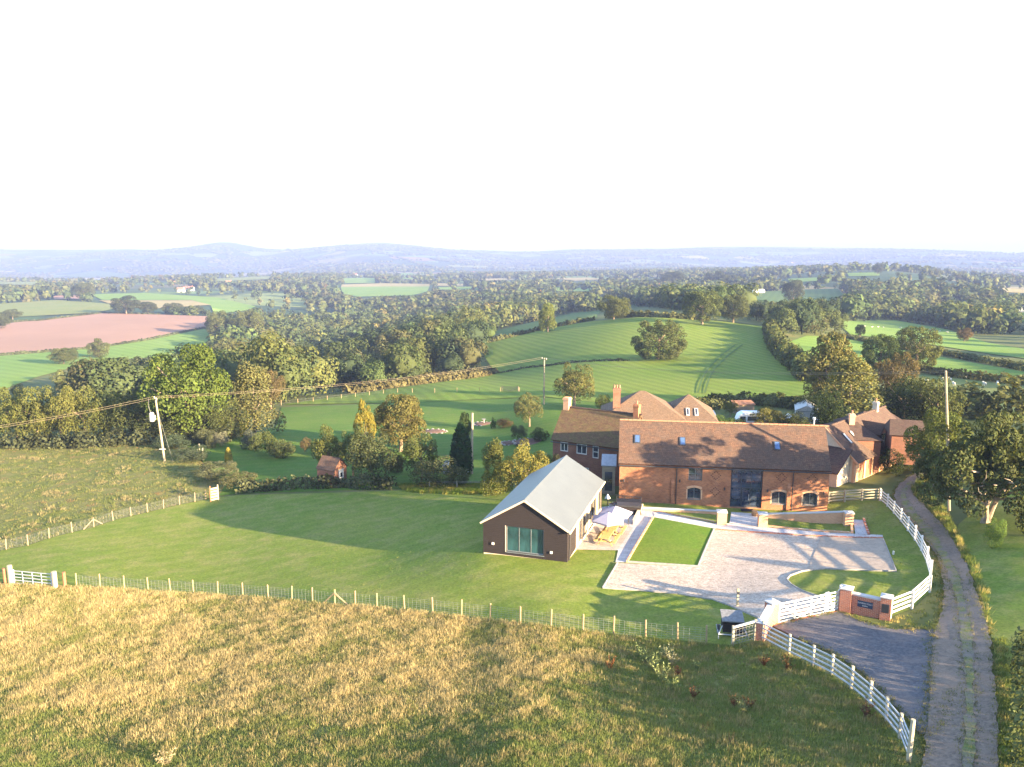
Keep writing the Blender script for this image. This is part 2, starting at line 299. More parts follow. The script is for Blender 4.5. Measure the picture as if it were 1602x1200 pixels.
def dirtgrass(name):
    n = NT(name, .95, .05); g = n.mix(n.ramp(n.noise(1.2, None, 5, .7), .4, .65), (.10,.12,.04), (.19,.165,.075)); d = n.mix(n.noise(3), (.12,.10,.09), (.19,.155,.13))
    n.col(n.mix(n.ramp(n.noise(.9, None, 6, .75), .42, .58), g, d)).bump(n.noise(7, None, 4, .7), .7, .08); MAT[name] = n.m
dirtgrass('track_grass')
# ---------------------------------------------------------------- object helpers
def tag(o, label=None, cat=None, group=None, kind=None):
    if label: o['label'] = label
    if cat: o['category'] = cat
    if group: o['group'] = group
    if kind: o['kind'] = kind
    return o
def empty(name, loc, rz=0.0, label=None, cat=None, group=None):
    o = bpy.data.objects.new(name, None); COL.objects.link(o); o.location = loc; o.rotation_euler = (0, 0, rz); o.empty_display_size = .3
    return tag(o, label, cat, group)
def link(name, me, parent=None):
    o = bpy.data.objects.new(name, me); COL.objects.link(o)
    if parent is not None: o.parent = parent
    return o
def npmesh(name, v, f, mat, col=None, smooth=False):
    """v (N,3), f (M,k) all same k"""
    me = bpy.data.meshes.new(name); v = np.asarray(v, np.float32); f = np.asarray(f, np.int32); k = f.shape[1]
    me.vertices.add(len(v)); me.vertices.foreach_set('co', v.ravel())
    me.loops.add(f.size); me.loops.foreach_set('vertex_index', f.ravel())
    me.polygons.add(len(f)); me.polygons.foreach_set('loop_start', np.arange(len(f), dtype=np.int32)*k); me.polygons.foreach_set('loop_total', np.full(len(f), k, np.int32))
    if smooth: me.polygons.foreach_set('use_smooth', np.ones(len(f), bool))
    me.update(calc_edges=True)
    if col is not None:
        a = me.attributes.new('col', 'FLOAT_COLOR', 'FACE'); c = np.ones((len(f), 4), np.float32); c[:, :3] = col; a.data.foreach_set('color', c.ravel())
    me.materials.append(MAT[mat]); return me
class MB:
    def __init__(s): s.v = []; s.f = []; s.m = []; s.mats = []; s.cur = 0
    def mat(s, name):
        if name not in s.mats: s.mats.append(name)
        s.cur = s.mats.index(name); return s
    def add(s, vs, fs):
        b = len(s.v); s.v += [tuple(v) for v in vs]
        for f in fs: s.f.append(tuple(b+i for i in f)); s.m.append(s.cur)
        return s
    def box(s, x0, y0, z0, x1, y1, z1):
        v = [(x, y, z) for z in (z0, z1) for y in (y0, y1) for x in (x0, x1)]
        return s.add(v, [(0,2,3,1), (4,5,7,6), (0,1,5,4), (2,6,7,3), (0,4,6,2), (1,3,7,5)])
    def beam(s, p, q, w, h, up=(0,0,1)):
        p, q = Vector(p), Vector(q); d = (q-p).normalized(); u = Vector(up)
        if abs(d.dot(u)) > .98: u = Vector((0, 1, 0))
        sd_ = d.cross(u).normalized(); u = sd_.cross(d)
        v = []
        for c in (p, q):
            for a, b in ((-1,-1), (1,-1), (1,1), (-1,1)): v.append(c+sd_*(a*w/2)+u*(b*h/2))
        return s.add(v, [(0,1,2,3), (7,6,5,4), (0,4,5,1), (1,5,6,2), (2,6,7,3), (3,7,4,0)])
    def tube(s, pts, rs, n=6, cap=True):
        pts = [Vector(p) for p in pts]; b = len(s.v); vs = []
        if isinstance(rs, (int, float)): rs = [rs]*len(pts)
        for i, p in enumerate(pts):
            d = (pts[min(i+1, len(pts)-1)]-pts[max(i-1, 0)]).normalized(); u = Vector((0,0,1)) if abs(d.z) < .9 else Vector((1,0,0))
            a = d.cross(u).normalized(); c = a.cross(d)
            for k in range(n):
                t = 2*math.pi*k/n; vs.append(p+(a*math.cos(t)+c*math.sin(t))*rs[i])
        fs = [(i*n+k, i*n+(k+1) % n, (i+1)*n+(k+1) % n, (i+1)*n+k) for i in range(len(pts)-1) for k in range(n)]
        if cap: fs += [tuple(range(n-1, -1, -1)), tuple((len(pts)-1)*n+k for k in range(n))]
        return s.add(vs, fs)
    def prism(s, poly, axis_pts):
        """extrude poly (list of 3D) by vector axis_pts"""
        n = len(poly); a = Vector(axis_pts); vs = [Vector(p) for p in poly]+[Vector(p)+a for p in poly]
        return s.add(vs, [tuple(range(n-1, -1, -1)), tuple(range(n, 2*n))]+[(i, (i+1) % n, n+(i+1) % n, n+i) for i in range(n)])
    def slab(s, a, b, c, d, t):
        """quad slab: four corners (ccw seen from outside), thickness t inwards"""
        a, b, c, d = map(Vector, (a, b, c, d)); nrm = (b-a).cross(d-a).normalized()*t
        top = [a, b, c, d]; bot = [p-nrm for p in top]
        return s.add(top+bot, [(0,1,2,3), (7,6,5,4), (0,4,5,1), (1,5,6,2), (2,6,7,3), (3,7,4,0)])
    def sphere(s, c, r, sx=1, sy=1, sz=1, nu=10, nv=6):
        vs = [(c[0], c[1], c[2]+r*sz)]; fs = []
        for j in range(1, nv):
            t = math.pi*j/nv
            for i in range(nu): p = 2*math.pi*i/nu; vs.append((c[0]+r*sx*math.sin(t)*math.cos(p), c[1]+r*sy*math.sin(t)*math.sin(p), c[2]+r*sz*math.cos(t)))
        vs.append((c[0], c[1], c[2]-r*sz)); L = len(vs)-1
        for i in range(nu):
            k = (i+1) % nu; fs.append((0, 1+i, 1+k)); fs.append((L, 1+(nv-2)*nu+k, 1+(nv-2)*nu+i))
            for j in range(nv-2): fs.append((1+j*nu+i, 1+(j+1)*nu+i, 1+(j+1)*nu+k, 1+j*nu+k))
        return s.add(vs, fs)
    def mesh(s, name):
        me = bpy.data.meshes.new(name); me.from_pydata(s.v, [], s.f)
        for m in s.mats: me.materials.append(MAT[m])
        if s.mats: me.polygons.foreach_set('material_index', s.m)
        me.update(); return me
    def build(s, name, parent=None, mat=None):
        if mat and not s.mats: s.mats = [mat]
        return link(name, s.mesh(name), parent)
def B(mat): return MB().mat(mat)
# ---------------------------------------------------------------- the ground
def ground():
    a = np.concatenate([np.arange(-math.pi, -.72, .07), np.arange(-.72, .72, .0062), np.arange(.72, math.pi-.001, .07)])
    b = np.concatenate([np.arange(math.log(6), math.log(1200), .0155), np.arange(math.log(1200), math.log(11800), .03)])
    na, nb = len(a), len(b); AA, BB = np.meshgrid(a, b); R = np.exp(BB); X = np.sin(AA)*R; Y = np.cos(AA)*R; Z = H(X, Y)
    v = np.stack([X, Y, Z], 2).reshape(-1, 3); v = np.vstack([v, [[0, 0, float(Z[0].mean())]]])
    i = np.arange(nb-1)[:, None]*na; j = np.arange(na)[None]; k = (j+1) % na
    f = np.stack([i+j, i+na+j, i+na+k, i+k], 2).reshape(-1, 4)
    me = npmesh('ground', v, f, 'countryside', smooth=True)
    bm = bmesh.new(); bm.from_mesh(me); bm.verts.ensure_lookup_table(); c = bm.verts[len(v)-1]
    for q in range(na): bm.faces.new((c, bm.verts[q], bm.verts[(q+1) % na]))
    bmesh.ops.recalc_face_normals(bm, faces=bm.faces[:]); bm.to_mesh(me); bm.free()
    tag(link('ground', me), 'rolling countryside falling away from the hilltop', kind='structure')
ground()
def inpoly(px, py, poly):
    px = np.asarray(px); py = np.asarray(py); c = np.zeros(px.shape, bool); n = len(poly)
    for i in range(n):
        x1, y1 = poly[i]; x2, y2 = poly[(i+1) % n]
        if y1 == y2: continue
        c ^= ((y1 > py) != (y2 > py)) & (px < (x2-x1)*(py-y1)/(y2-y1)+x1)
    return c
def world_poly(pix, step=14):
    out = []
    for i in range(len(pix)):
        a, b = pix[i], pix[(i+1) % len(pix)]; n = max(1, int(math.hypot(a[0]-b[0], a[1]-b[1])/step))
        for k in range(n):
            t = k/n; out.append(G(a[0]+(b[0]-a[0])*t, a[1]+(b[1]-a[1])*t).xy)
    return out
def ragged(poly, step, amp, seed):
    """worn, uneven outline"""
    rng = random.Random(seed); out = []
    for a, b in zip(poly, poly[1:]+poly[:1]):
        n = max(1, int((b-a).length/step))
        for k in range(n):
            p = a.lerp(b, k/n); w_ = math.sin(p.x*2.1+p.y*1.3)*.5+math.sin(p.x*.7-p.y*.9)*.5+rng.uniform(-.6, .6); d = (b-a).normalized(); out.append(p+Vector((d.y, -d.x))*amp*w_)
    return out
def smooth_closed(p, it=1):
    for _ in range(it):
        q = []
        for i in range(len(p)):
            a, b = Vector(p[i]), Vector(p[(i+1) % len(p)]); q += [a*.75+b*.25, a*.25+b*.75]
        p = q
    return [tuple(v) for v in p]
def sheet(name, poly, mat, off, label, cellr=.016, kind='structure', mincell=.5, cat=None):
    """a ground covering that follows the terrain; poly in world xy"""
    poly = [Vector(p[:2]) for p in poly]; pa = np.array([tuple(p) for p in poly])
    r = np.hypot(pa[:,0], pa[:,1]); az = np.arctan2(pa[:,0], pa[:,1]); rm = r.min()
    cell = max(cellr, mincell/rm)
    ga, gb = np.meshgrid(np.arange(az.min(), az.max(), cell), np.arange(math.log(rm), math.log(r.max()), cell*1.6)); ga = ga.ravel(); gb = gb.ravel()
    gx, gy = np.sin(ga)*np.exp(gb), np.cos(ga)*np.exp(gb); ins = inpoly(gx, gy, [tuple(p) for p in poly]); gx, gy = gx[ins], gy[ins]
    sc = 1.0/max(r.max(), 1); vs = poly+[Vector((x, y)) for x, y in zip(gx, gy)]; n = len(poly)
    res = geometry.delaunay_2d_cdt([v*sc for v in vs], [(i, (i+1) % n) for i in range(n)], [], 1, 1e-7)
    v2 = np.array([tuple(v) for v in res[0]])/sc; z = H(v2[:,0], v2[:,1])+off*np.maximum(1, np.hypot(v2[:,0], v2[:,1])/70)
    f = np.array([t if (v2[t[1]]-v2[t[0]])[0]*(v2[t[2]]-v2[t[0]])[1]-(v2[t[1]]-v2[t[0]])[1]*(v2[t[2]]-v2[t[0]])[0] > 0 else t[::-1] for t in map(list, res[2]) if len(t) == 3])
    o = link(name, npmesh(name, np.column_stack([v2, z]), f, mat, smooth=True)); tag(o, label, cat, kind=kind); return o
# ---------------------------------------------------------------- ground coverings (outlines surveyed from the photograph)
FIELDS = {}
def field(name, pix, mat, off, label, sm=1, cell=.014, keep=True, mincell=.6, rag=None):
    if sm: pix = smooth_closed(pix, sm)
    if keep: FIELDS.setdefault(name, []).append(pix)
    wp = world_poly(pix)
    if rag: wp = ragged(wp, rag[0], rag[1], len(label))
    return sheet(name, wp, mat, off, label, cell, mincell=mincell)
FENCE_W = [(120,918),(157,920.5),(195,923),(232,925),(267,927.5),(303,929),(341,931.5),(380,934),(420,937),(457,940),(489,943),(524,947),(556,949),(590,952),(633,956),(677,960),(722,965),(767,970),(814,976),(862,982),(912,988),(960,993),(1010,998),(1060,1003),(1105,1007)]
FENCE_L = [(-36,870),(10,860),(44,854),(77,842.5),(113,833.5),(147,825),(177,815),(205,808),(231,802),(256,796),(281,790),(305,785.5),(322,782)]
RAILF = [(1193,1003),(1234,1025),(1271,1043),(1301,1058),(1331,1079),(1360,1104),(1386,1129),(1407,1156),(1421,1192)]
WHITEF = [(1392,967),(1426,953),(1454,927),(1456,903),(1450,881),(1441,862),(1431,846),(1420,831),(1409,817),(1398,804),(1388,793),(1377,784)]
lawn = [(12,912),(85,917)]+FENCE_W+[(1145,1010),(1193,1003),(1208,978),(1316,955),(1391,966)]+WHITEF[1:]+[(1348,783),(1322,785),(1294,787),(1293,800),(968,785),(960,790),(940,772),(900,768),(840,760),(750,768),(690,762),(620,768),(500,772),(370,775),(340,779)]+FENCE_L[::-1]+[(-60,905)]
field('lawn', lawn, 'lawn_grass', .03, 'mown lawn round the pool house and barn', 0, .012, False)
meadow = [(-60,913),(12,915),(85,919)]+[(x, y+1) for x, y in FENCE_W]+[(1145,1012),(1190,1006)]+RAILF[1:-1]+[(1421,1192),(1421,1300),(-140,1300)]
field('meadow', meadow[:-2]+[(1421,1300),(1380,1750),(-500,1750)], 'meadow_floor', .035, 'rough hay meadow sloping down in front of the fence', 0, .012, False)
paddock = [(-60,900)]+[(x, y-1) for x, y in FENCE_L]+[(343,776),(352,760),(318,725),(280,692),(150,690),(0,697),(-120,702)]
field('paddock', paddock, 'paddock_grass', .03, 'rough tussocky paddock behind the left wire fence', 0, .014, False)
garden = [(343,776),(370,773),(620,765),(700,760),(780,752),(860,748),(880,690),(960,640),(930,630),(850,622),(600,632),(440,638),(430,670),(350,690),(285,692),(320,725),(352,760)]
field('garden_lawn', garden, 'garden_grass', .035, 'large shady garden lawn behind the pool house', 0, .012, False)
yard = [(943,921),(966,882),(1093,888.5),(1117,829),(1290,840),(1381,843),(1402,895),(1340,893),(1290,891),(1255,895),(1236,902),(1231,908),(1238,916),(1255,926),(1290,938),(1314,954),(1208,977),(1186,968),(1165,959),(1140,948),(1115,939),(1060,930),(1000,925)]
field('gravel_yard', yard, 'cream_gravel', .07, 'cream gravel parking yard in front of the barn', 0, .01, False, .45)
field('resin_bay', [(1286,840),(1381,843),(1402,895),(1340,893),(1290,891),(1262,894)], 'resin_gravel', .10, 'smooth resin parking bay at the right of the gravel', 0, .012, False, .5)
field('lawn_square', [(983,880),(1023,811),(1116,828.5),(1092,887)], 'fine_lawn', .12, 'square of lawn between patio and gravel', 0, .012, False, .4)
field('patio', [(902,861),(967,862),(963,881),(981,881),(1025,812),(1031,803),(1010,799),(960,792),(936,795)], 'paving', .07, 'pale paved patio beside the pool house', 0, .01, False, .4)
field('deck', [(898,861),(966,861.5),(990,828),(952,800),(937,808)], 'decking', .11, 'timber deck beside the pool house', 0, .01, False, .4)
field('path', [(1022,803),(1031,802),(1060,809),(1116,820),(1142,820),(1190,826),(1300,835),(1381,838.5),(1381,843),(1290,840),(1117,829),(1024,811)], 'paving', .09, 'pale paved path along the barn', 0, .01, False, .4)
field('entrance_path', [(1144,803),(1190,806),(1189,826),(1141,820.5)], 'paving', .12, 'grey paved entrance path to the glazed door', 0, .012, False, .4)
field('side_path', [(1335,815),(1350,815.5),(1358,838),(1338,837)], 'paving', .115, 'short paved path at the right of the ramp', 0, .012, False, .4)
drive = [(1206,980),(1316,957),(1345,972),(1395,985),(1470,985),(1500,1010),(1490,1080),(1470,1150),(1440,1150),(1412,1120),(1380,1085),(1345,1052),(1300,1022),(1250,1000)]
field('driveway', drive, 'dark_chippings', .06, 'dark stone driveway outside the white gate', 0, .012, False, .45, (.25,.06))
track = [(1415,1600),(1432,1300),(1446,1180),(1450,1130),(1456,1060),(1462,990),(1474,950),(1478,915),(1466,870),(1440,835),(1412,805),(1398,783),(1402,764),(1420,748),(1440,738),(1450,742),(1432,755),(1424,766),(1434,782),(1462,808),(1490,843),(1516,895),(1536,950),(1551,1010),(1558,1080),(1560,1180),(1566,1300),(1590,1600)]
field('farm_track', track, 'track_stone', .09, 'stony farm track winding up from the lane', 1, .012, False, .45, (.25,.08))
strip = [(1500,1600),(1500,1300),(1508,1200),(1511,1080),(1505,1000),(1494,930),(1478,885),(1452,843),(1420,806),(1408,785),(1410,768),(1424,754),(1427,757),(1417,768),(1418,782),(1434,806),(1466,842),(1492,884),(1508,930),(1521,1000),(1526,1080),(1522,1200),(1520,1300),(1525,1600)]
field('track_verge', strip, 'track_grass', .12, 'grass strip down the middle of the farm track', 1, .01, False, .4, (.3,.09))
right = [(1595,1600),(1570,1300),(1562,1180),(1561,1080),(1554,1010),(1540,950),(1518,890),(1494,842),(1500,820),(1560,770),(1640,730),(1900,720),(2300,1600)]
field('side_pasture', right, 'lawn_grass', .03, 'shaded green pasture at the right of the track', 0, .016, False)
# far fields
_field = field
def field(name, pix, mat, off, label, sm=0, **k): return _field(name, pix, mat, off, label, sm, **k)
field('hill_field', [(440,634),(600,611),(700,597),(775,585),(760,562),(752,540),(800,527),(860,514),(930,503),(1000,497),(1100,500),(1200,512),(1204,540),(1235,568),(1268,596),(1275,615),(1240,622),(1150,622),(1000,636),(930,630),(850,621),(650,630)], 'crop_green', .05, 'big bright green field domed over the hill', 0)
field('far_strip', [(775,519),(840,503),(900,490),(940,487),(935,498),(860,511),(780,529)], 'pasture_dull', .05, 'narrow dull green strip behind the hill hedge')
field('right_field', [(1216,556),(1222,540),(1262,526),(1330,530),(1420,550),(1520,568),(1620,586),(1700,600),(1700,614),(1600,601),(1480,578),(1420,570),(1310,567),(1262,575),(1235,563)], 'pasture_light', .05, 'pale green field right of the hill hedge')
field('sheep_field', [(1308,503),(1400,502),(1480,516),(1545,537),(1640,553),(1640,566),(1560,556),(1430,536),(1330,524)], 'pasture_light', .05, 'pale pasture dotted with sheep')
field('olive_field', [(1425,586),(1520,596),(1602,606),(1720,620),(1720,652),(1602,650),(1450,645),(1415,612)], 'pasture_olive', .05, 'olive green sheep pasture above the right hedge')
field('ploughed_field', [(-120,562),(-120,512),(0,508),(160,491),(250,493),(335,496),(330,511),(270,524),(160,542),(0,555)], 'ploughed_soil', .05, 'bare pinkish brown ploughed field')
field('valley_pasture', [(-120,620),(-120,566),(0,558),(160,545),(320,515),(334,530),(290,552),(240,560),(150,566),(60,590),(0,612)], 'pasture_light', .05, 'bright green pasture under the ploughed field')
field('grey_green_field', [(-120,500),(-120,482),(0,476),(90,470),(170,476),(178,484),(150,490),(0,498)], 'pasture_olive', .05, 'grey green field beyond the ploughed field')
field('straw_strip', [(155,471),(300,471),(330,478),(240,484),(185,480)], 'straw_field', .06, 'pale straw field behind the dark clump')
field('green_strip', [(140,461),(230,459),(340,466),(400,480),(390,486),(335,492),(330,479),(300,470),(160,470)], 'pasture_light', .04, 'green field behind the straw field')
field('middle_field', [(533,450),(600,449),(672,449),(668,457),(645,463),(560,465),(536,460)], 'pasture_light', .05, 'green field in the middle of the valley wood')
field('middle_straw', [(535,446),(600,444),(672,445),(672,449),(600,449),(533,450)], 'straw_field', .05, 'pale straw field in the middle distance')
field('farm_field', [(1140,458),(1190,457),(1310,452),(1320,462),(1300,472),(1190,475)], 'pasture_dull', .05, 'green field below the white farmhouse')
field('knoll_field', [(1232,437),(1296,434),(1296,439),(1236,443)], 'pasture_light', .05, 'small lit field on the far knoll')
field('ridge_field', [(1325,428),(1376,427),(1376,432),(1328,433)], 'pasture_light', .05, 'small green field beside the knoll wood')
for nm, mt, pl, lb in (('far_field','pasture_dull',[(100,432),(150,424),(203,430),(200,433),(110,435)],'pale green rise far off in the left valley'), ('far_field','straw_field',[(66,436),(104,437),(103,440),(70,440)],'straw patch far off at the left'), ('far_field','pasture_olive',[(-60,434),(0,435),(62,442),(50,447),(-60,444)],'grey green field far off at the left edge'), ('far_field','ploughed_soil',[(83,464),(125,461),(124,469),(85,469)],'small bare red field behind the corner tree'),
    ('far_field','pasture_olive',[(480,411),(560,416),(617,422),(530,421)],'long pale field far beyond the valley wood'), ('far_field','pasture_light',[(537,436),(588,435),(586,444),(540,444)],'small green field beside the middle straw field'), ('far_field','pasture_light',[(627,428),(646,428),(646,438),(630,437)],'tiny bright field on the plain'), ('far_field','straw_field',[(682,444),(725,445),(724,449),(684,448)],'thin straw field right of the middle field'), ('far_field','pasture_light',[(685,450),(752,449),(748,454),(690,454)],'thin green field right of the middle field'),
    ('far_field','pasture_light',[(868,450),(940,451),(936,457),(871,456)],'green strip beyond the left end of the hill crest'), ('far_field','straw_field',[(1560,451),(1640,455),(1640,461),(1570,458)],'straw field at the far right'), ('far_field','pasture_light',[(1586,490),(1640,487),(1640,505),(1592,504)],'green field beside the grey farm barn'), ('far_field','straw_field',[(750,437),(800,436),(805,439),(752,440)],'pale strip on the plain left of the hill crest'), ('far_field','pasture_olive',[(330,437),(420,433),(430,437),(340,441)],'faint olive field on the left plain'),
    ('far_field','straw_field',[(985,432),(1030,431),(1032,434),(988,435)],'pale strip behind the brick house'), ('far_field','pasture_dull',[(1440,470),(1500,466),(1520,471),(1450,476)],'dull clearing in the right hand wood'), ('far_field','pasture_olive',[(700,415),(800,417),(810,420),(705,419)],'faint pale strip on the far plain')):
    field(nm, pl, mt, .05, lb)
for k, lb in ((0,'left'), (11,'right')): field('wheel_track', [(1090+k,616),(1097+k,592),(1106+k,578),(1128+k,556),(1150+k,540),(1151.6+k,540.6),(1130+k,557),(1108.5+k,579),(1100+k,593),(1093+k,616)], 'pasture_dull', .09, lb+' hand tractor wheeling across the hill field', 0, cell=.014, keep=False)
field('distant_straw', [(862,436),(920,435),(950,438),(900,440)], 'straw_field', .05, 'distant pale straw field')
# ---------------------------------------------------------------- building helpers
def wall(L, Hh, ops, t, mat, y=0.0, below=.8):
    m = B(mat); xs = sorted({0, L}|{o[0] for o in ops}|{o[2] for o in ops}); zs = sorted({-below, Hh}|{o[1] for o in ops}|{o[3] for o in ops})
    for i in range(len(xs)-1):
        run = None
        for j in range(len(zs)-1):
            cx_, cz = (xs[i]+xs[i+1])/2, (zs[j]+zs[j+1])/2
            hole = any(o[0] < cx_ < o[2] and o[1] < cz < o[3] for o in ops)
            if not hole:
                run = [zs[j], zs[j+1]] if run is None else [run[0], zs[j+1]]
            if (hole or j == len(zs)-2) and run:
                m.box(xs[i], y, run[0], xs[i+1], y+t, run[1]); run = None
    return m
def window(parent, x0, z0, x1, z1, nx, nz, fmat, gmat, y=.09, fw=.07, rot=None, name='window'):
    m = B(fmat); m.box(x0, y, z0, x0+fw, y+.06, z1); m.box(x1-fw, y, z0, x1, y+.06, z1); m.box(x0+fw, y, z0, x1-fw, y+.06, z0+fw); m.box(x0+fw, y, z1-fw, x1-fw, y+.06, z1)
    bw = fw*.7; cw = (x1-x0-2*fw)/nx; ch = (z1-z0-2*fw)/nz
    for i in range(1, nx): m.box(x0+fw+cw*i-bw/2, y+.005, z0+fw, x0+fw+cw*i+bw/2, y+.055, z1-fw)
    for j in range(1, nz):
        for i in range(nx): m.box(x0+fw+cw*i+(bw/2 if i else 0), y+.008, z0+fw+ch*j-bw/2, x0+fw+cw*(i+1)-(bw/2 if i < nx-1 else 0), y+.052, z0+fw+ch*j+bw/2)
    w_ = m.build(name, parent)
    if rot: w_.matrix_local = rot
    pm = B(gmat).box(-.5, 0, -.5, .5, .012, .5).mesh('pane')
    for i in range(nx):
        for j in range(nz):
            p = link('pane', pm, w_); p.location = (x0+fw+cw*(i+.5), y+.03, z0+fw+ch*(j+.5)); p.scale = (cw-(bw if nx > 1 else 0)*.9, 1, ch-(bw if nz > 1 else 0)*.9)
    return w_
def gable_roof(parent, L, W, Hh, rise, over, end, t, mat, name='roof'):
    """ridge along x; returns the roof part"""
    m = B(mat); s = rise/(W/2); y0, z0 = -over, Hh-over*s
    m.slab((-end, y0, z0+t), (L+end, y0, z0+t), (L+end, W/2, Hh+rise+t), (-end, W/2, Hh+rise+t), t)
    m.slab((L+end, W+over, z0+t), (-end, W+over, z0+t), (-end, W/2, Hh+rise+t), (L+end, W/2, Hh+rise+t), t)
    return m.build(name, parent)
def gable_end(parent, W, Hh, rise, x, t, mat, name='gable_wall', below=.8):
    m = B(mat); m.prism([(x, .02, -below), (x, W-.02, -below), (x, W-.02, Hh-.02), (x, W/2, Hh+rise-.02), (x, .02, Hh-.02)], (t, 0, 0)); return m.build(name, parent)
def ridge_tiles(roof, L, y, z, mat='ridge_clay', step=.45, x0=0.0):
    m = B(mat); n = 5; pr = [(0, math.cos(math.pi*k/n)*.15, math.sin(math.pi*k/n)*.14) for k in range(n+1)]; m.prism(pr, (step*.93, 0, 0)); me = m.mesh('ridge_tile')
    k = 0
    while x0+k*step < L-.05:
        o = link('ridge_tile', me, roof); o.location = (x0+k*step, y, z+(.012 if k % 2 else 0)); k += 1
def chimney(parent, x, y, z0, z1, wx, wy, mat='red_brick', pots=2, name='chimney'):
    m = B(mat).box(x-wx/2, y-wy/2, z0, x+wx/2, y+wy/2, z1-.3).box(x-wx/2-.06, y-wy/2-.06, z1-.3, x+wx/2+.06, y+wy/2+.06, z1-.12).box(x-wx/2, y-wy/2, z1-.12, x+wx/2, y+wy/2, z1)
    c = m.build(name, parent); pm = B('reed_pot').tube([(0,0,0), (0,0,.4)], [.13,.11], 8).mesh('chimney_pot')
    for i in range(pots):
        o = link('chimney_pot', pm, c); o.location = (x+(i-(pots-1)/2)*.34, y, z1)
    return c
def skylight(roof, x, t, W, Hh, rise, tr, w=.62, l=1.0, gmat='solar_glass', side=0, fmat='dark_frame'):
    """rooflight lying on the front (side 0) slope of a gable roof; t = 0 eave .. 1 ridge"""
    a = math.atan2(rise, W/2); y = t*W/2; z = Hh+t*rise+tr
    m = B(fmat).box(-w/2, -l/2, 0, w/2, l/2, .09); f = m.build('skylight', roof); f.location = (x, y, z); f.rotation_euler = (a, 0, 0)
    g = B(gmat).box(-w/2+.1, -l/2+.1, .09, w/2-.1, l/2-.1, .105).build('pane', f); return f
# ---------------------------------------------------------------- the brick barn
BARN = Vector((11.04, 79.2, 0)); BRZ = -math.atan2(2.9, 20.36)
barn = empty('brick_barn', BARN, BRZ, 'long red brick barn with tiled roof and a tall glazed entrance', 'barn')
BL, BW, BH, BR = 20.6, 7.0, 4.35, 3.45
ops = [(11.15,0,14.25,4.05), (6.95,2.62,8.3,3.98), (6.9,.68,8.25,1.88), (15.2,.55,16.62,1.85), (18.2,.55,19.62,1.85)]
wall(BL, BH, ops, .35, 'red_brick').build('wall', barn)
m = B('red_brick').box(0, BW-.35, -.8, BL, BW, BH); m.build('back_wall', barn)
gable_end(barn, BW, BH, BR, 0.002, .35, 'red_brick'); gable_end(barn, BW, BH, BR, BL-.352, .35, 'red_brick')
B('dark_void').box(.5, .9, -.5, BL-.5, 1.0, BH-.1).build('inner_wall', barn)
roof = gable_roof(barn, BL, BW, BH, BR, .28, .12, .14, 'clay_tiles'); ridge_tiles(roof, BL+.1, BW/2, BH+BR+.09, x0=-.1)
for x, t in ((1.75,.52), (6.35,.50), (15.75,.47)): skylight(roof, x, t, BW, BH, BR, .142)
lm = B('lead_sheet').box(-.5, -.66, .002, .5, -.5, .03)
window(barn, *ops[1][:2], *ops[1][2:], 2, 2, 'grey_frame', 'window_glass', .1)
def arch_window(x0, z0, x1, z1, nx):
    w_ = window(barn, x0, z0, x1, z1, nx, 1, 'grey_frame', 'window_glass', .13)
    m = B('pale_brick'); n = 8; r = .22                       # segmental brick arch and jambs, standing 8 mm proud
    A = []; 
    for k in range(n+1):
        t = k/n; x = x0-.0+(x1-x0)*t; z = z1-.20+.20*math.sin(math.pi*t)**.8; A.append((x, z))
    for (a, b) in zip(A, A[1:]):
        ex = lambda p: (p[0]+(p[0]-(x0+x1)/2)*.18, p[1]+r); a2, b2 = ex(a), ex(b)
        m.prism([(a[0], -.012, a[1]), (b[0], -.012, b[1]), (b2[0], -.012, b2[1]), (a2[0], -.012, a2[1])], (0, .26, 0))
    m.box(x0-.125, -.01, z0-.02, x0+.001, .2, z1-.2); m.box(x1-.001, -.01, z0-.02, x1+.125, .2, z1-.2); m.build('window_surround', barn)
    B('grey_frame').box(x0+.02, -.03, z0-.09, x1-.02, .12, z0-.001).build('window_sill', barn)
for o in ops[2:]: arch_window(*o, 2)
# glazed threshing-door entrance: three bays, five lights high, door in the middle
gx0, gx1 = 11.15, 14.25; ent = window(barn, gx0, .02, gx1, 4.05, 3, 4, 'dark_frame', 'entrance_glass', .2, .1, name='glazed_entrance')
m = B('dark_frame').box(12.28, .155, .02, 12.36, .199, 2.05).box(13.04, .155, .02, 13.12, .199, 2.05).box(12.36, .155, 1.97, 13.04, .199, 2.05).box(12.36,.155,.02,13.04,.199,.2); d = m.build('door', barn)
B('entrance_glass').box(12.36, .17, .2, 13.04, .185, 1.97).build('pane', d); B('steel').box(12.96, .10, .75, 13.0, .155, 1.35).build('handle', d)
B('oak_timber').box(gx0-.1, -.012, 4.055, gx1+.1, .3, 4.28).build('lintel', barn)
B('gutter_black').box(-.1, -.42, 3.98, BL+.1, -.29, 4.09).build('gutter', barn)
for x in (5.75, 17.15):
    B('gutter_black').tube([(x, -.33, 4.0), (x, -.12, 3.75), (x, -.12, -.1)], .055, 6).build('downpipe', barn)
    B('red_brick').box(x-.5, -.16, -.5, x-.16, .01, 2.3).prism([(x-.5, -.16, 2.3), (x-.5, .01, 2.3), (x-.5, .01, 2.75)], (.34, 0, 0)).build('buttress', barn)
for x, z in ((9.65,3.25), (9.65,1.55), (16.05,3.3), (19.0,3.3)):
    m = B('vent_dark')
    for i in range(-3, 4):
        for j in range(-3, 4):
            if abs(i)+abs(j) == 3: m.box(x+i*.15-.06, -.018, z+j*.15-.05, x+i*.15+.06, .02, z+j*.15+.05)
    m.build('diamond_vent', barn)
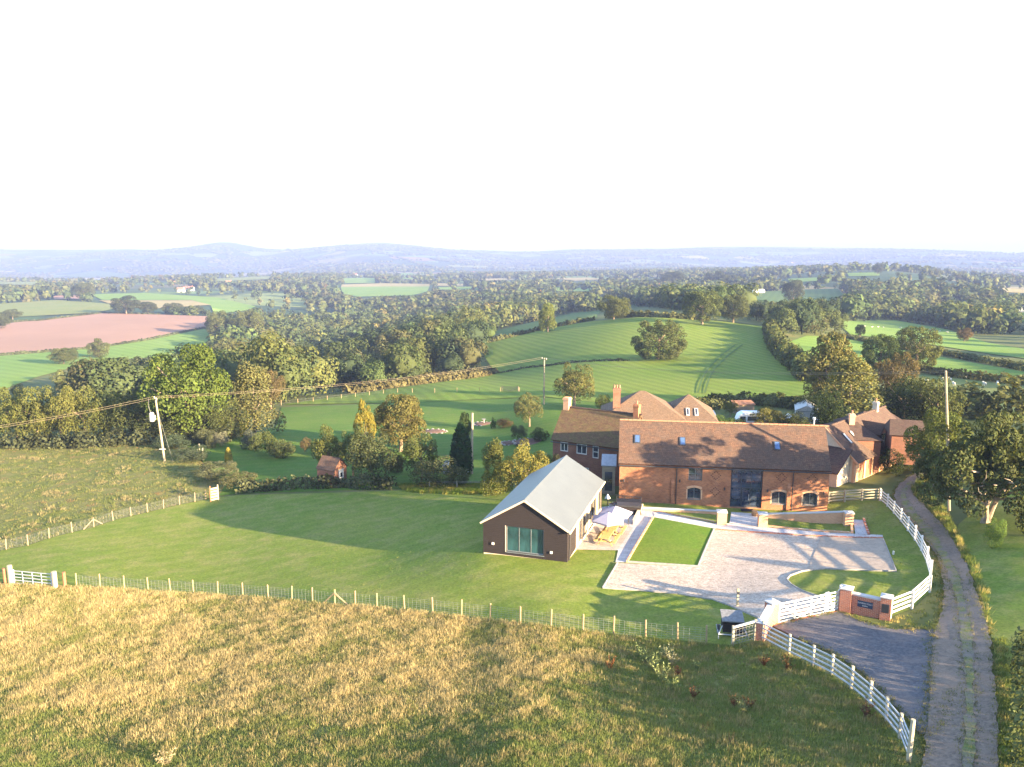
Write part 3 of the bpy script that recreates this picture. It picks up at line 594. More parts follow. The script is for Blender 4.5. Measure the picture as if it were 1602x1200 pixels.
for x, z in ((.45,2.35), (6.1,2.55), (10.55,1.9), (14.75,1.9), (20.15,1.9)): B('black_metal').tube([(x, -.13, z-.14), (x, -.13, z+.14)], .07, 8).box(x-.04, -.09, z-.05, x+.04, .005, z+.05).build('wall_lamp', barn)
B('steel').tube([(19.85, 4.6, 6.6), (19.85, 4.6, 8.35)], .08, 8).tube([(19.85,4.6,8.35),(19.85,4.6,8.55)], .16, 8).build('flue', barn)
B('mat_black').box(12.0, -1.55, .13, 13.2, -.75, .16); dm = B('mat_black').box(-.62, -.38, 0, .62, .38, .03).build('doormat'); dm.location = barn.matrix_basis@Vector((12.75, -1.0, h1(*(barn.matrix_basis@Vector((12.75,-1.0,0))).xy)+.14)); dm.rotation_euler.z = BRZ
tag(dm, 'black doormat in front of the glazed barn entrance', 'doormat')
# ---------------------------------------------------------------- the pool house
PZ = 1.35; prz = -rad(17.5); pool = empty('pool_house', (-2.35, 62.0, PZ), prz, 'dark timber clad pool house with pale metal roof', 'pool house')
PW, PL, PH, PR = 7.05, 13.9, 2.72, 2.12; wx0, wx1, wz0, wz1 = 1.95, 5.1, .42, 2.6
m = wall(PW, PH, [(wx0, wz0, wx1, wz1)], .22, 'dark_cladding', below=-.12); m.prism([(0, 0, PH), (PW, 0, PH), (PW/2, 0, PH+PR)], (0, .22, 0)); m.build('gable_wall', pool)
B('dark_cladding').box(0, .22, .12, .2, PL, PH).build('side_wall', pool); B('dark_cladding').box(.2, PL-.2, .12, PW, PL, PH).prism([(0, PL-.2, PH), (PW, PL-.2, PH), (PW/2, PL-.2, PH+PR)], (0, .2, 0)).build('back_wall', pool)
B('cream_render').box(.03, .03, -.9, PW-.03, PL-.03, .119).build('plinth', pool)
B('dark_cladding').box(PW-.2, .22, .12, PW, 3.1, PH).build('side_wall', pool)
window(pool, wx0, wz0, wx1, wz1, 3, 1, 'grey_frame', 'pool_glass', .13, .08, name='picture_window')
B('cream_render').box(wx0-.06, -.03, wz0, wx0-.001, .12, wz1+.02).build('lit_jamb', pool); B('grey_frame').box(wx0-.06, -.05, wz0-.06, wx1+.06, .12, wz0-.001).build('window_sill', pool)  # cream on the left jamb alone paints in its sunlit reveal
# glazed right side: posts and tall lights
ny = 9; y0, y1 = 3.1, PL-.3; st = (y1-y0)/ny; pm = B('oak_timber').mat('weathered_timber').box(PW-.14, -.05, .12, PW, .05, PH-.02).mesh('post')
gm = B('window_glass').box(PW-.09, .05, .18, PW-.07, st-.05, PH-.1).mesh('pane'); cm = B('grey_cladding').box(PW-.12, .05, .18, PW-.04, st-.05, PH-.1).mesh('panel')
for i in range(ny+1):
    o = link('post', pm, pool); o.location = (0, y0+st*i, 0)
    if i < ny: o = link('panel' if i in (0, 3, 4, 7) else 'pane', cm if i in (0, 3, 4, 7) else gm, pool); o.location = (0, y0+st*i, 0)
B('dark_cladding').box(PW-.15, y0, PH-.1, PW-.01, y1, PH-.002).build('lintel', pool)
B('dark_void').box(.35, .5, .13, PW-.6, PL-.5, .2).build('floor', pool)
ov, t = .2, .12; s = PR/(PW/2)
for sgn, lab in ((0, 'blue-lit left slope of the pale metal roof'), (1, 'sunlit right slope of the pale metal roof')):
    m = B('zinc_roof'); yf, yb = -.14, PL+.15
    if sgn == 0: m.slab((-ov, yb, PH-ov*s+t), (-ov, yf, PH-ov*s+t), (PW/2, yf, PH+PR+t), (PW/2, yb, PH+PR+t), t)
    else: m.slab((PW+ov, yf, PH-ov*s+t), (PW+ov, yb, PH-ov*s+t), (PW/2, yb, PH+PR+t), (PW/2, yf, PH+PR+t), t)
    m.build('roof_slope', pool)
    sx = -1 if sgn == 0 else 1; m = B('cream_render'); xe = -ov if sgn == 0 else PW+ov
    m.beam((xe, -.165, PH-ov*s+t/2-.01), (PW/2, -.165, PH+PR+t/2-.01), .04, .14); m.build('verge_board', pool)
B('cream_render').box(PW+ov+.005, -.3, PH-ov*s-.02, PW+ov+.10, PL+.2, PH-ov*s+.10).build('gutter', pool)
m = B('zinc_roof').prism([(PW/2-.16, -.15, PH+PR+t-.08), (PW/2+.16, -.15, PH+PR+t-.08), (PW/2, -.15, PH+PR+t+.035)], (0, PL+.31, 0)); m.build('ridge_cap', pool)
for x, z in ((.85,.98), (5.75,.80)): B('white_paint').box(x-.09, -.1, z-.09, x+.09, -.001, z+.09).build('wall_lamp', pool)
B('gutter_black').tube([(PW+.1, .5, PH-.3), (PW+.06, .5, .05)], .045, 6).build('downpipe', pool)
# ---------------------------------------------------------------- farmhouse behind the barn's left end
FZ = -.9; fr = -math.atan2(4.6, 8.2); farm = empty('farmhouse', (4.75, 90.2, FZ), fr, 'old brick farmhouse with mossy brown roof behind the barn', 'farmhouse')
FL, FW, FH, FR = 9.4, 6.0, 5.0, 3.05
fops = [(.95,3.55,1.95,4.65), (3.0,3.5,4.3,4.7), (5.0,3.25,5.75,4.7), (3.8,1.35,4.6,2.0)]
wall(FL, FH, fops, .3, 'dark_brick').build('wall', farm); B('dark_brick').box(0, FW-.3, -.8, FL, FW, FH).build('back_wall', farm)
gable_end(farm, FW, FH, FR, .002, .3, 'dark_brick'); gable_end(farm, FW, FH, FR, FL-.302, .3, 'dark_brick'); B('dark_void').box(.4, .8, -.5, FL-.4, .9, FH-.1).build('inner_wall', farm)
fro = gable_roof(farm, FL, FW, FH, FR, .3, .15, .14, 'mossy_tiles'); ridge_tiles(fro, FL+.1, FW/2, FH+FR+.09, 'brown_tiles', x0=-.12)
for k, (o, n) in enumerate(zip(fops, ((2,1), (2,1), (1,2), (1,1)))): window(farm, *o, *n, 'white_paint', 'window_glass', .05, .1)
chimney(farm, .35, FW/2, FH+FR-.5, FH+FR+1.25, .7, .75, 'pale_brick', 0); c = chimney(farm, FL-.35, FW/2, FH+FR-1.4, FH+FR+1.3, .62, .7, 'red_brick', 1)
B('gutter_black').box(-.1, -.44, FH-.45, FL, -.31, FH-.35).build('gutter', farm)
# glazed link between farmhouse and barn
lk = empty('glazed_link', (9.7, 83.0, -.1), BRZ, 'grey lean-to link between farmhouse and barn end', 'lean-to')
B('lead_sheet').slab((-.1, -.3, 3.0), (1.5, -.3, 3.0), (1.5, 1.9, 3.7), (-.1, 1.9, 3.7), .1).build('roof', lk); B('grey_cladding').box(0, -.2, -.6, 1.4, 0, 2.85).build('wall', lk); B('window_glass').box(.3, -.22, .2, 1.1, -.205, 2.3).build('pane', lk)
# hipped ranges behind the farmhouse
def hip(name, loc, rz, L, W, Hh, rise, hipf, rmat, wmat, label, below=1.2):
    r = empty(name, loc, rz, label, 'house'); o = .3; m = B(wmat).box(0, 0, -below, L, W, Hh-.01); m.build('wall', r)
    a = [(-o,-o,Hh), (L+o,-o,Hh), (L+o,W+o,Hh), (-o,W+o,Hh)]; r0, r1 = (hipf*W/2, W/2, Hh+rise), (L-hipf*W/2, W/2, Hh+rise)
    m = B(rmat).add(a+[r0, r1], [(0,1,5,4), (2,3,4,5), (1,2,5), (3,0,4), (3,2,1,0)]); return r, m.build('roof', r)
def proj_place(px, py, r):
    v = (py-600)/F; u = (px-801)/F; t = r/math.hypot(u, CP-v*SP); return Vector((u*t, (CP-v*SP)*t, ZC-(SP+v*CP)*t))
p = proj_place(1006, 611, 106); h_, rf = hip('rear_house', (p.x-5.6, p.y-3.4, p.z-5.9), rad(-6), 10.2, 7.6, 2.9, 3.0, 1.25, 'orange_tiles', 'red_brick', 'orange tiled hipped house behind the farmhouse with tall brick stack')
chimney(h_, 1.7, 1.8, 3.6, 6.6, .95, .95, 'dark_brick', 3)
p = proj_place(1071, 617, 108); h_, rf = hip('rear_wing', (p.x-3.3, p.y-3.6, p.z-5.9), rad(-8), 6.6, 8.5, 3.2, 2.7, .77, 'orange_tiles', 'dark_brick', 'pyramid roofed wing with two rooflights behind the barn ridge')
for x in (2.55, 3.65):
    f = B('white_paint').box(-.22, -.7, 0, .22, .7, .1).build('skylight', rf); f.location = (x+.5, 1.15, 3.2+(1.15+.3)/(4.25+.3)*2.7+.03); f.rotation_euler = (math.atan2(2.7, 4.55), 0, 0); B('window_glass').box(-.14, -.6, .1, .14, .6, .112).build('pane', f)
# ---------------------------------------------------------------- long barn to the right
LZ = -.1; la = math.atan2(.69, .72); lb = empty('long_barn', (38.2, 86.0, LZ), la, 'long brown tiled range with dormer running back behind the barn', 'house')
LL, LW, LH, LR = 16.5, 7.4, 2.5, 3.2
wall(LL, LH, [(1.2,.0,2.6,2.1), (3.0,.0,4.6,2.1), (5.0,.0,6.3,2.1)], .3, 'pale_brick').build('wall', lb); B('pale_brick').box(0, LW-.3, -.8, LL, LW, LH).build('back_wall', lb)
gable_end(lb, LW, LH, LR, .002, .3, 'cream_render'); gable_end(lb, LW, LH, LR, LL-.302, .3, 'dark_brick')
for x0, x1 in ((1.2,2.6), (3.0,4.6), (5.0,6.3)): B('red_timber').box(x0+.03, .12, .0, x1-.03, .2, 2.08).build('door', lb)
lro = gable_roof(lb, LL, LW, LH, LR, .35, .2, .13, 'brown_tiles'); ridge_tiles(lro, LL+.1, LW/2, LH+LR+.08, 'brown_tiles', x0=-.15)
for x in (2.2, 4.0): skylight(lro, x, .55, LW, LH, LR, .132, .5, 1.5, 'white_paint')
B('pale_brick').beam((-.21, -.38, LH-.2), (-.21, LW/2, LH+LR+.1), .05, .22).build('verge_board', lb)
chimney(lb, 13.9, LW/2, LH+LR-.5, LH+LR+1.15, .5, .6, 'cream_render', 1)
# gabled dormer on the front slope
def dormer(x, w_, zt, rise, yb):
    m = B('red_timber').box(x-w_/2, .55, LH+.1, x+w_/2, yb, zt).prism([(x-w_/2, .56, zt), (x+w_/2, .56, zt), (x, .56, zt+rise)], (0, .25, 0)); d_ = m.build('dormer', lb)  # dark timber colour stands in for shade on the dormer front
    m = B('brown_tiles'); m.slab((x-w_/2-.2, yb+1.9, zt-.12), (x-w_/2-.2, .3, zt-.12), (x, .3, zt+rise+.1), (x, yb+1.9, zt+rise+.1), .1); m.slab((x+w_/2+.2, .3, zt-.12), (x+w_/2+.2, yb+1.9, zt-.12), (x, yb+1.9, zt+rise+.1), (x, .3, zt+rise+.1), .1); m.build('roof', d_)
    B('window_glass').box(x-w_/2+.3, .53, LH+.6, x+w_/2-.3, .548, zt-.2).build('window', d_)
dormer(8.6, 2.4, 4.35, .95, 2.2)
# lean-to against the near gable
lt = B('brown_tiles').slab((-3.3, .4, 1.55), (-3.3, 7.0, 1.55), (-.02, 7.0, 3.7), (-.02, .4, 3.7), .12); lt.slab((-.02, .4, 3.7), (-3.3, .4, 1.55), (-3.3, .41, 1.5), (-.02, .41, 3.6), .02) if 0 else None; lt.build('lean_to_roof', lb)
B('cream_render').prism([(-3.1, .6, -.8), (-.03, .6, -.8), (-.03, .6, 3.55), (-3.1, .6, 1.55)], (0, 6.2, 0)).build('lean_to_wall', lb)
p = proj_place(1406, 655, 101); xw, _ = hip('cross_wing', (p.x-1.6, p.y-2.0, p.z-3.6), rad(-16), 3.4, 4.0, 2.2, 1.4, 0.0, 'brown_tiles', 'dark_brick', 'gabled cross wing with orange brick end beside the long range')
p = proj_place(1320, 660, 100); ob, _ = hip('outbuilding', (p.x-3.2, p.y-2, p.z-4.2), rad(-5), 6.6, 5.0, 2.6, 1.6, .8, 'brown_tiles', 'dark_brick', 'low brown roofed outbuilding with small chimney behind barn end'); chimney(ob, 3.9, 2.3, 3.6, 5.2, .6, .6, 'pale_brick', 1)
p = proj_place(1374, 646, 112); xw2, _ = hip('back_range', (p.x-4, p.y-2.4, p.z-4.6), rad(0), 8.0, 6, 2.8, 1.9, .8, 'brown_tiles', 'dark_brick', 'dark roofed range behind the ridge of the long barn')
# ---------------------------------------------------------------- brick shed in the garden hedge
p = G(497, 757); sh = empty('garden_shed', p, rad(-27), 'small brick shed with tiled roof and white door', 'shed')
SL, SW, SH_, SR = 2.7, 2.4, 2.1, 1.25        # ridge along x; gable faces +x
B('dark_brick').box(0, 0, -.4, SL-.2, SW, SH_).build('wall', sh); m = B('dark_brick'); m.prism([(SL-.2, .001, -.4), (SL-.2, SW-.001, -.4), (SL-.2, SW-.001, SH_-.01), (SL-.2, SW/2, SH_+SR-.01), (SL-.2, .001, SH_-.01)], (.2, 0, 0)); m.build('gable_wall', sh)
gable_roof(sh, SL, SW, SH_, SR, .15, .1, .09, 'clay_tiles')
d = B('white_paint').box(SL+.002, .85, -.1, SL+.06, 1.75, 1.95).build('door', sh); B('window_glass').box(SL+.062, 1.1, .95, SL+.07, 1.5, 1.5).build('pane', d); B('oak_timber').box(SL+.004, .7, 1.99, SL+.07, 1.9, 2.12).build('lintel', sh)
# concrete garage
p = G(1261, 662); gr = empty('garage', p, rad(-18), 'pale concrete garage with low pitched roof behind the barn', 'garage'); gw, gl, gh = 3.4, 5.2, 2.1
B('concrete_panel').box(-gw/2, 0, -.3, -gw/2+.12, gl, gh).box(gw/2-.12, 0, -.3, gw/2, gl, gh).box(-gw/2+.12, gl-.12, -.3, gw/2-.12, gl, gh).box(-gw/2+.12, 0, -.3, -1.2, .12, gh).box(1.2, 0, -.3, gw/2-.12, .12, gh).box(-1.2, 0, 1.9, 1.2, .12, gh).prism([(-gw/2, 0, gh+.001), (gw/2, 0, gh+.001), (0, 0, gh+.75)], (0, .12, 0)).build('wall', gr)
m = B('garage_roof'); m.slab((-gw/2-.15, gl+.1, gh-.05), (-gw/2-.15, -.1, gh-.05), (0, -.1, gh+.85), (0, gl+.1, gh+.85), .07); m.slab((gw/2+.15, -.1, gh-.05), (gw/2+.15, gl+.1, gh-.05), (0, gl+.1, gh+.85), (0, -.1, gh+.85), .07); m.build('roof', gr)
B('concrete_panel').box(-1.18, .05, -.1, 1.18, .09, 1.88).build('door', gr); B('dark_frame').box(-1.27,-.03,-.1,-1.2,.0,1.97).box(1.2,-.03,-.1,1.27,.0,1.97).box(-1.2,-.03,1.9,1.2,.0,1.97).build('door_frame', gr); B('white_paint').tube([(0,-.05,gh+.6), (0,-.05,gh+1.25)], .08, 6).build('vent_pipe', gr)
# ---------------------------------------------------------------- far buildings
def far_house(px, py, w_, d_, h_, rise, rz, label, roofm='far_roof', wallm='far_wall', win=2, name='far_house', cat='house'):
    p = G(px, py); r = empty(name, p, rz, label, cat); B(wallm).box(-w_/2, -d_/2, -2, w_/2, d_/2, h_).prism([(-w_/2, -d_/2, h_), (-w_/2, d_/2, h_), (-w_/2, 0, h_+rise)], (w_, 0, 0)).build('wall', r)
    m = B(roofm); o = .4; m.slab((-w_/2-o, -d_/2-o, h_-.2), (w_/2+o, -d_/2-o, h_-.2), (w_/2+o, 0, h_+rise+.25), (-w_/2-o, 0, h_+rise+.25), .2); m.slab((w_/2+o, d_/2+o, h_-.2), (-w_/2-o, d_/2+o, h_-.2), (-w_/2-o, 0, h_+rise+.25), (w_/2+o, 0, h_+rise+.25), .2); m.build('roof', r)
    wm = B('window_glass').box(-.6, -.06, 0, .6, 0, 1.5).mesh('window')
    for i in range(win):
        for z in ((1, 3.8) if h_ > 4.5 else (1,)): o_ = link('window', wm, r); o_.location = (-w_/2+(i+.5)*w_/win, -d_/2-.01, z)
    if name == 'far_house': B('far_roof').box(w_/2-1.4, -.4, h_+rise-.5, w_/2-.5, .4, h_+rise+1.4).build('chimney', r)
far_house(1165, 456, 15, 9, 6.5, 4, rad(-20), 'cream farmhouse with red roof on the far slope', win=3)
far_house(1186, 459, 14, 7, 3.0, 2, rad(10), 'low pale barn beside the cream farmhouse on the far slope', win=0, name='far_barn', cat='barn', roofm='far_grey_roof')
far_house(1042, 455, 13, 8, 6, 3.6, rad(15), 'pink brick house half hidden by trees beyond the hill field', wallm='pale_brick')
far_house(1078, 456, 9, 8, 5, 3.2, rad(-10), 'small red brick house end between trees beyond the hill field', wallm='pale_brick', win=1)
far_house(1105, 458, 20, 9, 3.6, 3.4, rad(-25), 'long pale roofed barn beyond the two hilltop oaks', roofm='far_grey_roof', win=0, name='far_barn', cat='barn')
far_house(1546, 499, 9, 7, 5.2, 3.0, rad(20), 'white house among the trees at the far right', wallm='white_paint', roofm='far_grey_roof')
far_house(1588, 489, 17, 9, 4.5, 2.2, rad(-15), 'grey farm barn at the far right edge', wallm='far_grey_roof', roofm='far_grey_roof', win=0, name='far_barn', cat='barn')
for (px, py, w_, lab) in ((283,457,12,'white cottage in the trees left of the valley wood'), (296,455,16,'cream farmhouse beyond the straw field'), (358,445,12,'pink roofed house far off in the left valley'), (52,437,14,'tiny white house in the far left haze'), (222,433,14,'tiny white house in the middle of the far plain'), (555,432,16,'white house beyond the middle straw field'),(742,428,26,'pale long sheds on the far plain'),(1241,412,22,'pale barn on the far plain at right')):
    far_house(px, py, w_, 9, 5, 3.4, rad(random.uniform(-20, 20)), lab, wallm='white_paint', win=2)
# ---------------------------------------------------------------- edgings and garden walls
def edging(name, pix, mat, wd, hg, label, base=.02):
    P = [G(x, y) for x, y in pix]; m = B(mat)
    for a, b in zip(P, P[1:]):
        n = max(1, int((b-a).length/1.2)); pr = a
        for k in range(1, n+1):
            q = a.lerp(b, k/n); q.z = h1(q.x, q.y); m.beam(pr+Vector((0,0,base+hg/2)), q+Vector((0,0,base+hg/2)), wd, hg); pr = q
    return tag(m.build(name), label, kind='structure')
edging('lawn_edging', [(981,881),(1022,811)], 'pale_brick', .16, .2, 'brick edging between patio and lawn square')
edging('lawn_edging', [(983,880.6),(1092,888),(1117,829)], 'kerb_stone', .1, .15, 'pale edging round the lawn square')
edging('yard_edging', [(943,921),(966,882)], 'kerb_stone', .09, .12, 'pale edging at the left of the gravel yard')
edging('yard_edging', [(1117,829.5),(1290,840.5),(1381,843.3)], 'wall_brick', .14, .15, 'brick edging between path and gravel')
edging('yard_edging', [(1381,843.3),(1402,895),(1340,893),(1290,891),(1255,895),(1236,902),(1231,908),(1238,916),(1255,926),(1290,938),(1314,954)], 'kerb_stone', .07, .12, 'thin pale edging round the lawn island')
edging('yard_edging', [(943,921),(1000,925),(1060,930),(1115,939),(1140,948),(1165,959),(1186,968)], 'kerb_stone', .06, .10, 'thin edging along the front of the gravel')
edging('path_edging', [(1196,825),(1300,833.5),(1333,836),(1332,818)], 'pale_brick', .2, .2, 'brick edging round the lawn strip by the ramp')
edging('path_edging', [(1351,814),(1359,838)], 'wall_brick', .2, .22, 'brick edging at the outer side of the short path')
edging('path_edging', [(1031,802),(1060,807.5),(1118,818)], 'pale_brick', .12, .14, 'brick edging along the upper path')
def gwall(P, Q, h0, h1_, t, wmat, cmat, label, name='garden_wall', cop=.08):
    P, Q = Vector(P), Vector(Q); d = Q-P; r = empty(name, P, math.atan2(d.y, d.x), label, 'wall'); L = d.xy.length; dz = d.z
    m = B(wmat).add([(0,-t/2,-.6), (L,-t/2,dz-.6), (L,t/2,dz-.6), (0,t/2,-.6), (0,-t/2,h0), (L,-t/2,dz+h1_), (L,t/2,dz+h1_), (0,t/2,h0)], [(3,2,1,0), (4,5,6,7), (0,1,5,4), (1,2,6,5), (2,3,7,6), (3,0,4,7)]); m.build('brickwork', r)
    B(cmat).beam((-.02, 0, h0+cop/2+.002), (L+.02, 0, dz+h1_+cop/2+.002), t+.08, cop).build('coping', r); return r
def pillar(P, w_, h_, rz, wmat, label, cap=.1, group=None, name='brick_pillar', letter=False):
    r = empty(name, P, rz, label, 'pillar', group); B(wmat).box(-w_/2, -w_/2, -.6, w_/2, w_/2, h_).build('brickwork', r)
    m = B('stone_coping').box(-w_/2-.05, -w_/2-.05, h_+.001, w_/2+.05, w_/2+.05, h_+cap*.6); m.add([(-w_/2-.05,-w_/2-.05,h_+cap*.6), (w_/2+.05,-w_/2-.05,h_+cap*.6), (w_/2+.05,w_/2+.05,h_+cap*.6), (-w_/2-.05,w_/2+.05,h_+cap*.6), (0,0,h_+cap*1.5)], [(0,1,4), (1,2,4), (2,3,4), (3,0,4)]); m.build('coping', r)
    if letter: B('black_metal').box(-.22, -w_/2-.025, h_-.95, .2, -w_/2-.001, h_-.38).build('letter_box', r)
    return r
pillar(G(1128.5, 821), .85, 1.3, BRZ, 'pale_brick', 'brick pillar at the left of the entrance path')
pillar(G(1192.5, 824.5), .8, 1.3, BRZ, 'pale_brick', 'brick pillar at the right of the entrance path')
pillar(G(1326.5, 822), .75, 1.25, BRZ, 'pale_brick', 'brick pillar ending the ramp wall at the right')
gwall(G(1199, 810), G(1320, 819), .35, 1.12, .3, 'pale_brick', 'stone_coping', 'long low brick ramp wall right of the entrance')
gwall(G(1005, 799.5), G(1121, 805), .32, .32, .26, 'pale_brick', 'stone_coping', 'low pale capped wall left of the entrance path')
gwall(G(992, 822), G(1004, 797), .5, .5, .2, 'cream_render', 'cream_render', 'short cream wall between hot tub and patio')
# gate walls
gl, gr_ = G(1215, 977), G(1314, 955); ga = math.atan2(gr_.y-gl.y, gr_.x-gl.x); sw = G(1383, 968)-G(1321, 957); sa = math.atan2(sw.y, sw.x)
pA, pB = G(1206, 977), G(1190, 1001)
pillar(pA, .62, 1.5, ga+.1, 'wall_brick', 'brick gate pillar on the hinge side of the white gate', .1)
pillar(pB, .5, 1.15, sa, 'wall_brick', 'low brick pillar where the curved rail fence begins', .08)
d = (pA-pB); gwall(pB+d.normalized()*.27, pA-d.normalized()*.32, 1.12, 1.36, .34, 'wall_brick', 'stone_coping', 'short swept brick wall beside the left gate pillar')
pC, pD = G(1322, 957), G(1384.5, 968.5); dd = (pD-pC); dn = dd.normalized()
pillar(pC, .68, 1.62, sa, 'wall_brick', 'brick gate pillar between white gate and sign wall', .1)
pillar(pD, .62, 1.5, sa, 'wall_brick', 'brick pillar with a black letter box at the right', .1, letter=True)
sw_ = gwall(pC+dn*.36, pD-dn*.32, 1.3, 1.22, .3, 'wall_brick', 'stone_coping', 'brick entrance wall carrying a dark name plate', 'sign_wall', .1); L = dd.xy.length-.68
sg = B('sign_navy').box(L*.5-.48, -.185, .62, L*.5+.42, -.152, 1.04).build('name_plate', sw_)
def text(s, x, z, size, parent):
    cu = bpy.data.curves.new('lettering', 'FONT'); cu.body = s; cu.size = size; cu.align_x = 'CENTER'; cu.extrude = .004; o = bpy.data.objects.new('lettering', cu); COL.objects.link(o)
    dg = bpy.context.evaluated_depsgraph_get(); me = bpy.data.meshes.new_from_object(o.evaluated_get(dg)); bpy.data.objects.remove(o)
    me.materials.clear(); me.materials.append(MAT['white_paint']); o = link('lettering', me, parent); o.rotation_euler = (rad(90), 0, 0); o.location = (x, -.19, z); return o
text('DUNSON FOLLY', L*.5-.03, .86, .118, sg); text('BARN', L*.5-.03, .70, .118, sg)
# the white field gate in two leaves
def gate(P, Q, h_, bars, mat, label, t=.05, brace=True, name='field_gate', bw=.09, verts=(), gap=.08, sw_=.11, cat='gate'):
    P, Q = Vector(P), Vector(Q); d = Q-P; r = empty(name, P, math.atan2(d.y, d.x), label, cat); L = d.xy.length; dz = d.z
    up = lambda x, z: (x, 0, z+dz*x/L)
    for x in (sw_/2, L-sw_/2): B(mat).beam(up(x, gap-.06), up(x, h_+.08), sw_, t+.03, (0,1,0)).build('stile', r)
    zs = [gap+bw/2+(h_-gap-bw)*(i/(bars-1))**1.0 for i in range(bars)]
    for z in zs: B(mat).beam(up(sw_, z), up(L-sw_, z), t*.7, bw).build('rail', r)
    for x in verts: B(mat).beam((x, -t*.6, gap+dz*x/L), (x, -t*.6, h_+dz*x/L), bw, t*.6, (0,1,0)).build('upright', r)
    if brace: B(mat).beam((sw_, -t*.55, h_-.03), (L*.5, -t*.55, gap+dz*.5+.05), t*.5, bw).build('brace', r); B(mat).beam((L-sw_, t*.55, dz+h_-.03), (L*.5, t*.55, gap+dz*.5+.05), t*.5, bw).build('brace', r)
    return r
gm_ = gl.lerp(gr_, .765); gate(gl+Vector((.05,.02,0)), gm_, 1.38, 6, 'white_paint', 'wide white five barred gate leaf across the drive', brace=True, bw=.095, verts=(1.3, 2.6)); gate(gm_+(gr_-gl).normalized()*.06, gr_-Vector((.12,.05,0)), 1.38, 6, 'white_paint', 'narrow white gate leaf with crossed braces by the pillar', bw=.095)
r_ = gr_-Vector((.06,.03,0)); tag(B('white_paint').box(-.07,-.07,-.2,.07,.07,1.75).build('gate_post'), 'tall white gate post against the brick pillar', 'post').location = r_
edging('gate_sill', [(1212,980),(1318,957)], 'wall_brick', .25, .06, 'brick threshold under the white gate', .0)
# ---------------------------------------------------------------- fences
def fence(name, P, label, ph, pr, pmat, rails=(), rmat=None, mesh=None, rw=(.04,.1), post_box=True, lean=.0, out=0.0, braces=()):
    r = empty(name, P[0], 0, label, 'fence'); o0 = Vector(P[0]); pm = (B(pmat).box(-pr, -pr, -.4, pr, pr, ph) if post_box else B(pmat).tube([(0,0,-.4), (0,0,ph-.02), (0,0,ph)], [pr, pr, pr*.6], 7)).mesh('post')
    for i, p in enumerate(P):
        a = P[max(0, i-1)]; b = P[min(len(P)-1, i+1)]; o = link('post', pm, r); o.location = Vector(p)-o0
        o.rotation_euler = (random.uniform(-1, 1)*lean, random.uniform(-1, 1)*lean, math.atan2(b[1]-a[1], b[0]-a[0])); o.scale.z = random.uniform(.97, 1.05)
    for i in braces:
        q = Vector(P[i])-o0
        for j in (i-1, i+1):
            e = (Vector(P[j])-o0-q).normalized(); B(pmat).beam(q+Vector((0,0,ph*.8)), q+e*1.15+Vector((0,0,.05)), .08, .08).build('brace', r)
    for a, b in zip(P, P[1:]):
        a, b = Vector(a)-o0, Vector(b)-o0; d = (b-a).normalized(); sd_ = Vector((d.y, -d.x, 0))*out
        for z in rails: B(rmat).beam(a+sd_+d*.01+Vector((0,0,z)), b+sd_-d*.01+Vector((0,0,z)), *rw).build('rail', r)
    if mesh:
        hts, step, th = mesh; m = B('wire')
        for a, b in zip(P, P[1:]):
            a, b = Vector(a)-o0, Vector(b)-o0; n = max(2, int((b-a).length/step))
            for z in hts: m.beam(a+Vector((0,0,z)), b+Vector((0,0,z)), th, th)
            for k in range(1, n): q = a.lerp(b, k/n); m.beam(q+Vector((0,0,hts[0])), q+Vector((0,0,hts[-1])), th, th)
        tag(m.build('wire_mesh', r), kind='stuff')
    return r
wz = (.12,.27,.42,.57,.72,.87,1.0)
fence('wire_fence', [G(x, y) for x, y in FENCE_W], 'stock wire fence on round posts between meadow and mown lawn', 1.22, .055, 'post_timber', mesh=(wz, .3, .008), post_box=False, lean=.03, braces=(11,))
fence('wire_fence', [G(x, y) for x, y in FENCE_L], 'stock wire fence on brown posts beside the left paddock', 1.15, .06, 'weathered_timber', mesh=(wz, .4, .008), post_box=False, lean=.04, braces=(5,))
Pw = [G(x, y) for x, y in WHITEF]; dense = []
fence('rail_fence', Pw, 'white post and rail fence curving round the lawn beside the track', 1.32, .07, 'white_paint', (.28,.58,.88,1.18), 'white_paint', rw=(.045,.12), out=-.08)
fence('rail_fence', [G(x, y) for x, y in ((1376,783),(1348,783.5),(1321,785.5),(1296,788))], 'short straight pale rail fence at the right end of the barn', 1.28, .08, 'white_post', (.3,.62,.92,1.18), 'white_post', rw=(.045,.13))
Pr = [G(x, y) for x, y in RAILF]
fence('rail_fence', Pr[:-1], 'grey post and rail fence curving down beside the driveway', 1.25, .06, 'white_post', (.3,.58,.86,1.14), 'galvanised', mesh=((.1,.3,.5,.7,.9), .3, .007), rw=(.04,.08), out=.08, lean=.02)
cp = empty('corner_post', Pr[-1], .3, 'tall weathered corner post ending the curved driveway fence', 'post'); B('white_post').tube([(0,0,-.5), (.03,0,1.0), (.05,0,1.95)], [.11,.10,.09], 8).build('timber', cp)
m = B('galvanised'); a = Pr[-2]-Pr[-1]
er = empty('end_rails', Pr[-2], 0, 'last grey rails of the curved driveway fence beside the corner post', 'fence')
for z in (.3,.58,.86,1.14): B('galvanised').beam((0,0,z), Vector((0,0,z))-a*.97, .04, .08).build('rail', er)
pE = G(1146, 1011); f = fence('rail_fence', [pE, pB+Vector((-.35,0,0))], 'short white topped fence with netting beside the black box', 1.25, .07, 'white_post', (1.2,), 'white_paint', mesh=((.1,.28,.46,.64,.82,1.0), .2, .016), rw=(.1,.1))
fence('wire_fence', [G(x, y) for x, y in ((672,765),(715,765),(757,764),(800,763))], 'short roped fence in the long grass behind the pool house', 1.0, .07, 'white_post', mesh=((.75,.9), 30, .03), lean=.03)
